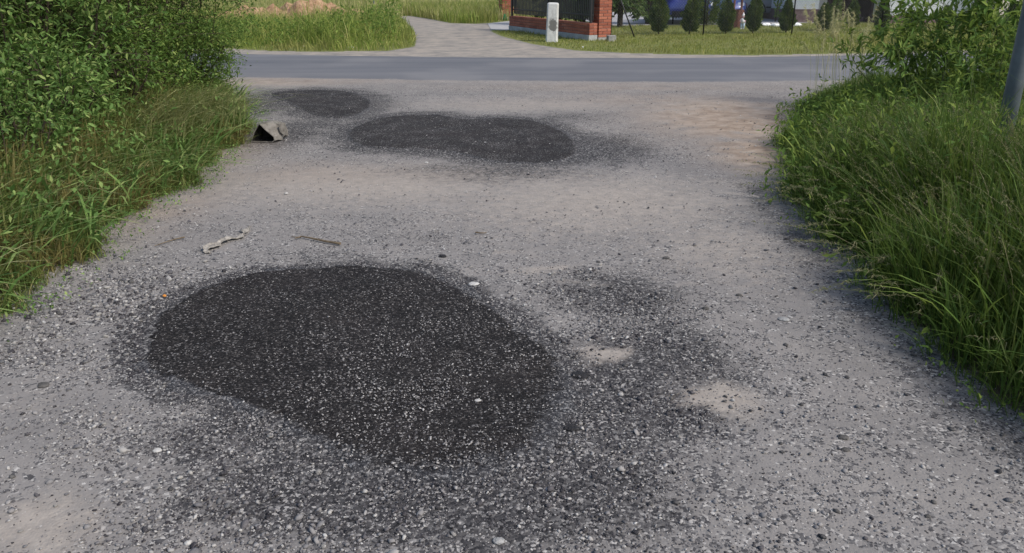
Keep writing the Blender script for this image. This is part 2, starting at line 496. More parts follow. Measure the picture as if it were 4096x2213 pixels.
def warp(x, y):
    return x + .05 * wob(x, y, 4.1, .3) + .03 * wob(x, y, 11.0, 1.3), y + .05 * wob(x, y, 4.7, 2.1) + .03 * wob(x, y, 12.0, .2)

def tar_amount(x, y):
    x, y = warp(x, y)
    t = np.zeros_like(x)
    d1 = sdist(FRONT, x, y)
    t = np.maximum(t, 0.95 * np.exp(-np.clip(d1 - 0.0, 0, None) ** 2 / 0.15 ** 2))
    d2 = sdist(MIDDLE, x, y)
    t = np.maximum(t, 0.80 * np.exp(-np.clip(d2, 0, None) ** 2 / 0.35 ** 2))
    d3 = sdist(BACK, x, y)
    t = np.maximum(t, 0.70 * np.exp(-np.clip(d3, 0, None) ** 2 / 0.45 ** 2))
    for px, py, rx, ry, w in ((2480, 1180, .46, .42, .78), (2420, 1600, .50, .50, .98), (2050, 1960, .60, .34, 1.0), (1400, 1960, .55, .34, .98), (900, 1780, .34, .28, .70), (2650, 1420, .40, .46, .80),
                              (2420, 590, .62, 1.0, .8), (1950, 690, 1.1, .5, .72), (2250, 470, .9, .6, .5), (1120, 540, .6, .9, .85), (1010, 420, .9, 1.1, .82), (1250, 500, .8, .5, .7),
                              (1480, 400, .8, .9, .42), (350, 1320, .30, .35, .25), (650, 1130, .2, .18, .45), (2700, 1080, .4, .3, .28), (2300, 900, .6, .4, .16),
                              (1500, 880, .7, .5, .22), (1680, 960, .4, .2, .35), (1250, 1020, .35, .15, .40), (1550, 770, .9, .5, .12), (3350, 1400, .5, .5, .08)):
        cx, cy = G(px, py)
        t = np.maximum(t, w * np.exp(-((x - cx) / rx) ** 2 - ((y - cy) / ry) ** 2))
    strip = GP([(2960, 720), (3080, 830), (3170, 930), (3330, 1130), (3540, 1340), (3800, 1550), (4096, 1790), (4600, 2200)])
    t = np.maximum(t, (0.46 + .22 * wob(x, y, 2.7, .5)) * np.exp(-(dist_line(strip, x, y) / 0.18) ** 2))
    return np.clip(t, 0, 1)

def sand_and_pale_amount(x, y):
    near = np.abs(y - road_near(x))
    x, y = warp(x, y)
    s = np.zeros_like(x)
    for px, py, rx, ry, w in ((2410, 1420, .13, .12, 1.0), (2860, 1590, .19, .17, .95), (2900, 460, 1.1, 1.6, .9), (2300, 400, 1.6, 1.1, .45), (2200, 1075, .34, .06, .8), (2360, 1130, .22, .045, .8),
                              (2050, 1010, .26, .06, .6), (1300, 700, 1.2, .5, .35), (3000, 900, .5, 1.1, .35), (150, 2120, .28, .22, .75), (100, 1620, .2, .15, .5), (2700, 950, .9, .5, .45), (1000, 335, 1.8, .5, .7),
                              (1900, 850, .7, .3, .3), (1450, 740, 2.0, 1.0, .72), (2350, 800, 1.6, 1.3, .70), (2900, 1000, .7, 1.0, .60), (2100, 420, 2.2, 1.0, .62)):  # the wide blobs make the middle driveway paler and warmer
        cx, cy = G(px, py)
        s = np.maximum(s, w * np.exp(-((x - cx) / rx) ** 2 - ((y - cy) / ry) ** 2))
    s = np.maximum(s, 0.45 * np.exp(-(near / 0.5) ** 2))
    return s

# ------------------------------------------------------------------ the ground
def axis(parts):
    out = [parts[0][0]]
    for a, b, st in parts:
        n = max(1, int(round((b - a) / st)))
        out += list(np.linspace(a, b, n + 1)[1:])
    return np.array(out)

gx = axis([(-900, -120, 60), (-120, -24, 8), (-24, -7, 0.5), (-7, 7, 0.07), (7, 26, 0.35), (26, 120, 8), (120, 900, 60)])
gy = axis([(-300, -6, 14), (-6, 1.0, 0.35), (1.0, 12.4, 0.07), (12.4, 38, 0.16), (38, 70, 1.0), (70, 200, 10), (200, 1500, 80)])
X, Y = np.meshgrid(gx, gy)
xf, yf = X.ravel(), Y.ravel()
zf = hz(xf, yf)
tarv = tar_amount(xf, yf) * (yf < 13.5)
sand_pale_v = sand_and_pale_amount(xf, yf) * (yf < 14)
earthv = np.zeros_like(xf)
for px, py, rx, ry, w in ((2960, 480, 1.0, 1.6, 1.25), (3060, 620, .5, .9, 1.2), (2700, 400, 1.4, .7, .5), (2500, 350, 2.5, .5, .4), (1000, 325, 2.0, .5, .6), (800, 640, .5, .8, .6), (620, 850, .35, .7, .5), (1200, 690, 1.0, .5, .3), (3250, 800, .12, .4, .7)):
    cx, cy = G(px, py)
    earthv = np.maximum(earthv, w * np.exp(-((xf - cx) / rx) ** 2 - ((yf - cy) / ry) ** 2))
earthv *= yf < 14
dl, dr = left_edge(yf) - xf, xf - right_edge(yf)
bank = np.maximum(dl, dr)
soilv = sstep(-0.12, 0.22, bank) * (yf < road_near(xf) - 0.15)
farv = yf > road_far(xf) - 0.4
trackv = np.where(farv, np.maximum(sstep(0.25, -0.25, sdist(TRACK, xf, yf)), (yf < verge_far(xf)).astype(float)), 0.0)
soilv = np.where(farv, 0.0, soilv)
greenv = np.where(farv, 1.0 - np.where(trackv > 0.01, np.clip(trackv * 1.2, 0, 1), 0), sstep(0.5, 1.3, bank) * (yf < road_near(xf) - 0.3))
nx = len(gx)
idx = np.arange(len(xf)).reshape(len(gy), nx)
gf = np.stack([idx[:-1, :-1].ravel(), idx[:-1, 1:].ravel(), idx[1:, 1:].ravel(), idx[1:, :-1].ravel()], 1)
ground = put('ground', mesh('ground', np.stack([xf, yf, zf], 1), gf, M_GROUND, True, {'tar': tarv, 'sand': sand_pale_v, 'soil': soilv, 'green': greenv, 'track': trackv, 'earth': earthv}))
tag(ground, 'grey gravel driveway with sand, soil banks and the field beyond', kind='structure')

# asphalt lane
ax = np.concatenate([np.arange(-80, -12, 4), np.arange(-12, 15, 0.25), np.arange(15, 90, 4)])
ts = np.linspace(0, 1, 15)
AX, TS = np.meshgrid(ax, ts)
AX, TS = AX.ravel(), TS.ravel()
jit = 0.05 * wob(AX, AX * 0, 2.6) + 0.03 * wob(AX, AX * 0, 7.1, 2)
n_, f_ = road_near(AX) + jit, road_far(AX) + 0.6 * jit
AY = n_ + (f_ - n_) * TS
crown = 0.004 + 0.036 * (1 - (2 * TS - 1) ** 2) - 0.02 * ((TS < 0.001) | (TS > 0.999))
dust = np.maximum(sstep(0.09, 0.0, TS) * 0.8, sstep(0.93, 1.0, TS) * 0.6)
ai = np.arange(len(AX)).reshape(len(ts), len(ax))
af = np.stack([ai[:-1, :-1].ravel(), ai[:-1, 1:].ravel(), ai[1:, 1:].ravel(), ai[1:, :-1].ravel()], 1)
road = put('road', mesh('road', np.stack([AX, AY, crown], 1), af, M_ASPHALT, True, {'dust': dust}))
tag(road, 'grey asphalt lane crossing behind the gravel driveway', kind='structure')

# ------------------------------------------------------------------ patches of tar
def blob(x, y, px, py, rx, ry):
    cx, cy = G(px, py)
    return np.exp(-((x - cx) / rx) ** 2 - ((y - cy) / ry) ** 2)

def patch(name, label, P, material, group, seed, seg=420, rings=26, amp=.045, fade=None):
    r = np.random.default_rng(seed)
    o = smooth_outline(P, seg)
    c = o.mean(0)
    ang = np.linspace(0, 2 * np.pi, seg, endpoint=False)
    j = np.zeros(seg)
    for k in range(3, 60):
        j += np.sin(k * ang + r.uniform(0, 6.28)) * r.normal() * amp / k ** 0.7
    j += r.normal(0, 0.006, seg)
    d = np.hypot(*(o - c).T)
    V, F = [], []
    for k in range(rings + 1):
        t = (k / rings) ** 0.6
        p = c + (o - c) * (t * (1 + j / d * t ** 4))[:, None]
        z = hz(p[:, 0], p[:, 1]) + 0.007 + 0.004 * wob(p[:, 0], p[:, 1], 5.0, seed)
        if k == rings:
            z = hz(p[:, 0], p[:, 1]) - 0.004
        V.append(np.column_stack([p, z]))
    V = np.vstack(V)
    dd = -sdist(o, V[:, 0], V[:, 1])
    wd_ = fade(V[:, 0], V[:, 1]) if fade else np.full(len(V), .10)
    rim = np.clip(1 - dd / wd_, 0, 1)
    q = np.arange(seg)
    for k in range(rings):
        F.append(np.stack([k * seg + q, (k + 1) * seg + q, (k + 1) * seg + (q + 1) % seg, k * seg + (q + 1) % seg], 1))
    ob = put(name, mesh(name, V, F, material, True, {'rim': rim}))
    tag(ob, label, 'tar patch', group)
    return ob

patch('tar_patch', 'large black tar patch sprinkled with pale chips in the foreground gravel', FRONT, M_TAR, 'tar patches on the gravel driveway', 1, fade=lambda a, b: .05 + .22 * np.maximum.reduce([blob(a, b, 1700, 1900, .8, .3), blob(a, b, 2200, 1650, .3, .4), .5 * blob(a, b, 1850, 1100, .5, .4)]))
patch('tar_patch', 'two-lobed dark tar patch in the middle distance right of the crushed canister', MIDDLE, M_TAR2, 'tar patches on the gravel driveway', 2, amp=.02)
patch('tar_patch', 'smallest dark tar patch close to the asphalt road beside the left hedge', BACK, M_TAR2, 'tar patches on the gravel driveway', 3, amp=.02)

# ------------------------------------------------------------------ gravel
def ico():
    p = (1 + 5 ** 0.5) / 2
    V = np.array([(-1, p, 0), (1, p, 0), (-1, -p, 0), (1, -p, 0), (0, -1, p), (0, 1, p), (0, -1, -p), (0, 1, -p), (p, 0, -1), (p, 0, 1), (-p, 0, -1), (-p, 0, 1)], float)
    F = np.array([(0, 11, 5), (0, 5, 1), (0, 1, 7), (0, 7, 10), (0, 10, 11), (1, 5, 9), (5, 11, 4), (11, 10, 2), (10, 7, 6), (7, 1, 8), (3, 9, 4), (3, 4, 2), (3, 2, 6), (3, 6, 8), (3, 8, 9), (4, 9, 5), (2, 4, 11), (6, 2, 10), (8, 6, 7), (9, 8, 1)])
    return V / np.linalg.norm(V[0]), F

def octa():
    V = np.array([(1, .1, -.2), (-.15, 1, -.1), (-1, -.1, -.2), (.15, -1, -.1), (.55, .35, .75), (-.5, .45, .8), (-.45, -.5, .7), (.5, -.5, .8)], float)
    F = np.array([(0, 1, 4), (1, 5, 4), (1, 2, 5), (2, 6, 5), (2, 3, 6), (3, 7, 6), (3, 0, 7), (0, 4, 7), (4, 5, 6), (4, 6, 7)])
    return V, F

def pyr():
    V = np.array([(1, 0, -.3), (.31, .95, -.25), (-.81, .59, -.3), (-.81, -.59, -.25), (.31, -.95, -.3), (.45, .1, .55), (-.35, .35, .6), (-.2, -.4, .5)], float)
    F = np.array([(5, 6, 7), (0, 1, 5), (1, 6, 5), (1, 2, 6), (2, 3, 6), (3, 7, 6), (3, 4, 7), (4, 5, 7), (4, 0, 5)])
    return V, F

ICO, OCT, PYR = ico(), octa(), pyr()

def stones(name, label, x, y, size, material, fine=False, zoff=0.0):
    n = len(x)
    bv, bf = (PYR if fine == 2 else OCT) if fine else ICO
    m = len(bv)
    V = bv[None] * (1 + rng.normal(0, 0.17, (n, m, 1))) + rng.normal(0, 0.10, (n, m, 3))
    V = V * np.stack([rng.uniform(0.75, 1.25, n), rng.uniform(0.6, 1.0, n), rng.uniform(0.45, 0.75, n)], 1)[:, None] * (size / 2)[:, None, None]
    a = rng.uniform(0, 6.283, n)
    ca, sa = np.cos(a)[:, None], np.sin(a)[:, None]
    x2 = V[:, :, 0] * ca - V[:, :, 1] * sa
    y2 = V[:, :, 0] * sa + V[:, :, 1] * ca
    z2 = V[:, :, 2] + rng.normal(0, 0.25, n)[:, None] * V[:, :, 0]
    W = np.stack([x2 + x[:, None], y2 + y[:, None], z2 + (hz(x, y) + zoff + 0.16 * size)[:, None]], 2).reshape(-1, 3)
    F = (bf[None] + (np.arange(n) * m)[:, None, None]).reshape(-1, 3)
    o = put(name, mesh(name, W, F, material))
    return tag(o, label, kind='stuff')

def scatter(n, y0, y1, pad=0.25):
    """uniform over the part of the driveway that can be seen"""
    y = rng.uniform(y0, y1, n)
    half = 0.66 * (y * 0.937 + 0.55) + pad
    w = 0.66 * (y1 * 0.937 + 0.55) + pad
    x = rng.uniform(-w, w, n)
    k = (np.abs(x) < half) & (x > left_edge(y) - 0.1) & (x < right_edge(y) + 0.1)
    return x[k], y[k]

def pale_density(x, y):
    d = 0.07 + 1.0 * np.maximum.reduce([
        blob(x, y, 250, 1250, .65, .8), .8 * blob(x, y, 150, 1650, .4, .5), blob(x, y, 650, 1900, .6, .4), 1.25 * blob(x, y, 1500, 2080, 1.0, .34),
        1.1 * blob(x, y, 2480, 1260, .48, .6), 1.25 * blob(x, y, 2500, 1680, .45, .5), 0.5 * blob(x, y, 2700, 2050, .4, .3),
        0.55 * blob(x, y, 1700, 960, .5, .35), 0.5 * blob(x, y, 1350, 880, .5, .5), 0.45 * blob(x, y, 750, 1060, .45, .4), 0.6 * blob(x, y, 2250, 1100, .5, .4)])
    d = d * np.clip(0.62 + 0.75 * wob(x, y, 3.2, 0.7), 0.06, 1)
    return np.clip(d * (1 - 0.85 * sand_and_pale_amount(x, y)), 0.0, 1)

def in_front(x, y):
    return sdist(FRONT, x, y)

# medium and coarse stones
x, y = scatter(78000, 1.55, 4.3)
d = in_front(x, y)
k = rng.uniform(0, 1, len(x)) < pale_density(x, y) * np.where(d < 0.02, 0.0, 1.0)
x, y = x[k], y[k]
left = np.maximum(blob(x, y, 250, 1250, .6, .8), 0.25 * blob(x, y, 1300, 2150, .8, .3))
sz = rng.lognormal(math.log(0.0088), 0.40, len(x)) * (1 + 0.65 * left)
sz = np.clip(sz, 0.004, 0.034)
tr = tar_amount(x, y)
dk = rng.uniform(0, 1, len(x)) < np.clip(0.24 + 0.75 * tr, 0, 0.86)
stones('gravel', 'loose pale gravel scattered over the driveway round the large tar patch', x[~dk], y[~dk], sz[~dk], M_STONE_PALE)
stones('gravel', 'dark tar-coated gravel mixed among the pale stones', x[dk], y[dk], sz[dk], M_STONE_DARK)

# fine grit everywhere near
x, y = scatter(270000, 1.5, 5.4)
d = in_front(x, y)
k = (d > 0.0) & (rng.uniform(0, 1, len(x)) < np.clip(0.15 + 0.75 * pale_density(x, y) + 0.75 * tar_amount(x, y), 0, 1) * (1 - 0.85 * np.clip(sand_and_pale_amount(x, y), 0, 1)) * np.clip(3.0 / y, .5, 1.2))
x, y = x[k], y[k]
sz = np.clip(rng.lognormal(math.log(0.0062), 0.30, len(x)), 0.003, 0.012)
dk = rng.uniform(0, 1, len(x)) < np.clip(0.42 + 0.5 * tar_amount(x, y), 0, 0.85)
stones('grit', 'fine pale grit covering the driveway surface', x[~dk], y[~dk], sz[~dk], M_STONE_PALE, 2)
stones('grit', 'fine dark grit specks strewn over the sandy driveway', x[dk], y[dk], sz[dk], M_STONE_DARK, 2)

# chips on the big patch: sparse in its upper left, dense towards the lower right
x, y = scatter(120000, 1.9, 4.5)
d = in_front(x, y)
cx, cy = G(1650, 1640)
w = np.clip(0.012 + 1.0 * np.exp(-((x - cx) / 0.66) ** 2 - ((y - cy) / 0.62) ** 2) + 0.40 * blob(x, y, 1700, 1300, .30, .5) + (0.25 + .6 * blob(x, y, 1500, 1850, .9, .35)) * np.exp(-(d / 0.09) ** 2), 0, 1)
w = w * np.clip(0.62 + 0.6 * wob(x, y, 4.5, 0.3) + .25 * wob(x, y, 13, 1.3), 0.1, 1) * 0.95
k = (d < 0.12) & (rng.uniform(0, 1, len(x)) < w)
x, y = x[k], y[k]
sz = np.clip(rng.lognormal(math.log(0.0062), 0.35, len(x)), 0.003, 0.014)
dk = rng.uniform(0, 1, len(x)) < 0.45
stones('stone_chips', 'pale stone chips lying on the large black tar patch', x[~dk], y[~dk], sz[~dk], M_STONE_CHIP, True, 0.009)
stones('stone_chips', 'black chips lying on the large tar patch', x[dk], y[dk], sz[dk], M_STONE_DARK, 2, 0.008)

# farther gravel
x, y = scatter(110000, 4.2, 12.2)
k = rng.uniform(0, 1, len(x)) < np.clip(0.3 + 0.4 * wob(x, y, 1.9, 1.7), 0.05, 1) * (1 - 0.85 * sand_and_pale_amount(x, y)) * (4.6 / y) ** 0.6
x, y = x[k], y[k]
sz = np.clip(rng.lognormal(math.log(0.0105), 0.38, len(x)), 0.005, 0.035)
dk = rng.uniform(0, 1, len(x)) < np.clip(0.38 + 0.5 * tar_amount(x, y), 0, 0.85)
stones('gravel', 'loose pale gravel over the middle and far driveway', x[~dk], y[~dk], sz[~dk], M_STONE_PALE, 2, 0.004)
stones('gravel', 'dark gravel specks over the middle and far driveway', x[dk], y[dk], sz[dk], M_STONE_DARK, 2, 0.004)

# the largest stones one by one, parts of the ground they are bedded in
PEB = []
for k in range(14):
    V = ICO[0] * (1 + rng.normal(0, 0.16, (12, 1))) + rng.normal(0, 0.09, (12, 3))
    PEB.append(V * np.array([rng.uniform(.8, 1.2), rng.uniform(.6, .95), rng.uniform(.4, .65)]) * 0.5)

def single_stone(name, col):
    n = NT(name)
    c = n.coord()
    f = n.objrand()
    co = n.ramp(f, col)
    co = n.mix(n.math('MULTIPLY', n.step(n.noise(4.0, 4, 0.6, c), 0.4, 0.7), 0.4), co, (0.24, 0.228, 0.218))
    return n.done(n.pbr(co, 0.9, 0.2, 0, n.bump(n.noise(9.0, 4, 0.6, c), 0.4, 0.05)))

M_PEB = single_stone('pebble_stone', [(0.0, (0.11, 0.11, 0.115)), (0.4, (0.20, 0.192, 0.183)), (0.8, (0.30, 0.283, 0.262)), (1.0, (0.40, 0.38, 0.35))])
M_PEBD = single_stone('dark_pebble_stone', [(0.0, (0.03, 0.03, 0.034)), (0.6, (0.075, 0.072, 0.07)), (1.0, (0.14, 0.13, 0.12))])
peb_l = [mesh('pebble', v, ICO[1], M_PEB) for v in PEB]
peb_d = [mesh('pebble', v, ICO[1], M_PEBD) for v in PEB]
x, y = scatter(9000, 1.6, 4.6)
d = in_front(x, y)
pr = np.where(d < 0.03, 0.0, 0.15 + np.maximum.reduce([blob(x, y, 330, 1230, .55, .6), 0.5 * blob(x, y, 600, 1900, .5, .4), 0.15 * blob(x, y, 1500, 2150, .9, .2), 0.35 * blob(x, y, 2550, 1600, .4, .6)]))
k = rng.uniform(0, 1, len(x)) < pr * 0.4
x, y = x[k][:285], y[k][:285]
lf = blob(x, y, 330, 1230, .6, .7)
for i in range(len(x)):
    s = R.uniform(0.015, 0.026) * (1 + 0.5 * lf[i])
    dark = R.random() < (0.55 if x[i] > 0.4 else 0.2)
    o = bpy.data.objects.new('pebble', R.choice(peb_d if dark else peb_l))
    COL.objects.link(o)
    o.parent = ground
    o.location = (x[i], y[i], hz1(x[i], y[i]) + s * 0.14)
    o.rotation_euler = (R.uniform(-.25, .25), R.uniform(-.25, .25), R.uniform(0, 6.28))
    o.scale = (s, s, s)

# stones one would point at
M_WHITE_STONE = plain('white_stone', (0.44, 0.425, 0.40), 0.85, 0.2, var=0.2, scale=60)
M_GREY_STONE = plain('grey_stone', (0.29, 0.285, 0.275), 0.9, 0.2, var=0.3, scale=60)
M_LUMP = plain('bitumen_lump', (0.022, 0.021, 0.022), 0.8, 0.3, var=0.5, scale=90, bump=0.6)
M_DARK_STONE = plain('dark_stone', (0.085, 0.08, 0.075), 0.9, 0.2, var=0.35, scale=80)

def rock(name, label, cat, px, py, wpx, hpx, material, rough=0.12, sub=3, group=None, seed=0):
    x, y = G(px, py)
    dep = y * math.cos(PITCH) + HEIGHT * math.sin(PITCH)
    s = wpx / FOC * dep
    r = np.random.default_rng(seed + int(px))
    V, F = ICO
    V, F = V.copy(), [tuple(f) for f in F]
    for _ in range(sub - 1):
        cache, nv, nf = {}, [tuple(v) for v in V], []
        def mid(a, b):
            kk = (min(a, b), max(a, b))
            if kk not in cache:
                p = (np.array(nv[a]) + np.array(nv[b])) / 2
                nv.append(tuple(p / np.linalg.norm(p)))
                cache[kk] = len(nv) - 1
            return cache[kk]
        for a, b, c in F:
            ab, bc, ca = mid(a, b), mid(b, c), mid(c, a)
            nf += [(a, ab, ca), (b, bc, ab), (c, ca, bc), (ab, bc, ca)]
        V, F = np.array(nv), nf
    V = V * (1 + r.normal(0, rough, (len(V), 1)) / max(1, sub - 1)) * (1 + rough * np.sin(3.1 * V[:, [1]] + r.uniform(0, 6)) * np.cos(2.7 * V[:, [0]]))
    V = V * np.array([0.5 * s, 0.42 * s, max(0.11 * s, 0.28 * hpx / FOC * dep)])
    o = put(name, mesh(name, V, F, material), loc=(x, y, hz1(x, y) + V[:, 2].max() * 0.45))
    o.rotation_euler = (0, 0, r.uniform(-.4, .4))
    return tag(o, label, cat, group)

rock('white_stone', 'flat white stone at the upper right rim of the large tar patch', 'stone', 1895, 1141, 44, 18, M_WHITE_STONE, 0.08)
rock('white_stone', 'largest bright white stone lying inside the large tar patch', 'stone', 1912, 1605, 30, 26, M_WHITE_STONE)
rock('white_stone', 'small rounded white stone up and right of the brightest one in the tar patch', 'stone', 2042, 1580, 20, 16, M_WHITE_STONE)
rock('pale_stone', 'pale stone in the smooth upper left of the large tar patch', 'stone', 1060, 1222, 16, 13, M_GREY_STONE)
rock('pale_stone', 'long grey stone half sunk in the sand right of the dark gravel', 'stone', 3135, 1279, 46, 20, M_GREY_STONE, 0.07)
rock('tar_lump', 'glossy black tar lump at the lower right rim of the large tar patch', 'tar lump', 2288, 1722, 56, 30, M_LUMP, 0.2)
rock('tar_lump', 'long flat black tar smear lying right of the large tar patch', 'tar lump', 2320, 1502, 74, 14, M_LUMP, 0.2)
rock('tar_lump', 'small black tar lump above the large tar patch near the brown stick', 'tar lump', 1772, 1032, 30, 20, M_LUMP, 0.15)
rock('dark_stone', 'dark stone pair member lying higher in the sand at right', 'stone', 3372, 1752, 44, 26, M_DARK_STONE)
rock('dark_stone', 'dark stone just below another dark stone in the sand at right', 'stone', 3382, 1802, 34, 20, M_DARK_STONE)
rock('dark_stone', 'dark stone on the edge between the gravel band and the open sand', 'stone', 2955, 1188, 26, 18, M_DARK_STONE)
rock('dark_stone', 'dark stone on pale sand far up the right wheel track', 'stone', 2665, 1030, 30, 18, M_DARK_STONE)
rock('dark_stone', 'dark blotchy stone on the gravel left of the long grey stone', 'stone', 2822, 1240, 30, 24, M_DARK_STONE)
rock('dark_stone', 'dark stone in the lower right corner sand', 'stone', 3712, 2062, 26, 22, M_DARK_STONE)
rock('dark_stone', 'dark grey stone in the coarse gravel below the left grass bank', 'stone', 175, 1545, 46, 30, M_DARK_STONE)
rock('white_stone', 'white stone in a small pale cluster left below the tar patch', 'stone', 630, 1806, 34, 20, M_WHITE_STONE)
rock('white_stone', 'tall white stone at the bottom edge below the tar patch', 'stone', 752, 2174, 30, 34, M_WHITE_STONE)
rock('pale_stone', 'broad pale stone at the bottom edge right of the white one', 'stone', 1995, 2175, 50, 34, M_GREY_STONE)
rock('white_stone', 'white stone on the open sand at lower right', 'stone', 3254, 2042, 26, 26, M_WHITE_STONE)
rock('pale_stone', 'single pale stone on the gravel below the two-lobed tar patch', 'stone', 1706, 650, 16, 14, M_WHITE_STONE)

# ------------------------------------------------------------------ generators for plants
def blades(x, y, z, h, lean, az, w, segs=(0.0, 0.4, 0.75), droop=0.25, tw=None):
    """grass blades; arrays of one value per blade -> V, quads, tris"""
    n = len(x)
    L = len(segs)
    dx, dy = np.cos(az), np.sin(az)
    a2 = az + np.pi / 2 + (rng.normal(0, 0.6, n) if tw is None else tw)
    wx, wy = np.cos(a2), np.sin(a2)
    V = np.zeros((n, 2 * L + 1, 3))
    for k, t in enumerate(list(segs) + [1.0]):
        r = lean * h * t ** 1.8
        zz = h * (t - droop * lean * t ** 2.6)
        px, py, pz = x + dx * r, y + dy * r, z + zz
        if k < L:
            ww = w * (0.75 + 0.5 * t if t < 0.5 else 1.0 - 0.55 * (t - 0.5)) / 2
            V[:, 2 * k] = np.stack([px - wx * ww, py - wy * ww, pz], 1)
            V[:, 2 * k + 1] = np.stack([px + wx * ww, py + wy * ww, pz], 1)
        else:
            V[:, 2 * L] = np.stack([px, py, pz], 1)
    b = (np.arange(n) * (2 * L + 1))[:, None]
    Q = np.vstack([b + np.array([2 * k, 2 * k + 1, 2 * k + 3, 2 * k + 2]) for k in range(L - 1)])
    T = b + np.array([2 * L - 2, 2 * L - 1, 2 * L])
    return V.reshape(-1, 3), Q, T

def grass(name, label, parts, material):
    Vs, Qs, Ts, o = [], [], [], 0
    for V, Q, T in parts:
        Vs.append(V)
        Qs.append(Q + o)
        Ts.append(T + o)
        o += len(V)
    ob = put(name, mesh(name, np.vstack(Vs), [np.vstack(Qs), np.vstack(Ts)], material))
    return tag(ob, label, kind='stuff')

def norm(a):
    return a / np.maximum(np.linalg.norm(a, axis=1, keepdims=True), 1e-9)

LEAF = np.array([(0, 0, 0), (.22, -.36, .06), (.24, 0, 0), (.22, .36, .06), (.62, -.40, .03), (.64, 0, -.04), (.62, .40, .03), (1, 0, -.12)])
LEAF_T = np.array([(0, 1, 2), (0, 2, 3), (4, 7, 5), (5, 7, 6)])
LEAF_Q = np.array([(1, 4, 5, 2), (2, 5, 6, 3)])
LEAF4 = np.array([(0, 0, 0), (.45, -.5, .05), (.5, 0, -.04), (.45, .5, .05), (1, 0, -.1)])
LEAF4_T = np.array([(0, 1, 2), (0, 2, 3), (1, 4, 2), (2, 4, 3)])

def leaves(pos, d, up, length, width, rich=True):
    d = norm(d)
    s = norm(np.cross(up, d))
    u = np.cross(d, s)
    base = LEAF if rich else LEAF4
    n, m = len(pos), len(base)
    W = (pos[:, None] + base[None, :, 0:1] * (d * length[:, None])[:, None] + base[None, :, 1:2] * (s * width[:, None])[:, None]
         + base[None, :, 2:3] * (u * length[:, None])[:, None]).reshape(-1, 3)
    b = (np.arange(n) * m)[:, None, None]
    if rich:
        return W, [(LEAF_Q[None] + b).reshape(-1, 4), (LEAF_T[None] + b).reshape(-1, 3)]
    return W, [(LEAF4_T[None] + b).reshape(-1, 3)]

LEAF_MESH = {}
def leaf_mesh(material, ratio):
    key = (material.name, ratio)
    if key not in LEAF_MESH:
        V = LEAF.copy()
        V[:, 1] *= ratio
        LEAF_MESH[key] = mesh('leaf', V, [LEAF_Q, LEAF_T], material, True)
    return LEAF_MESH[key]

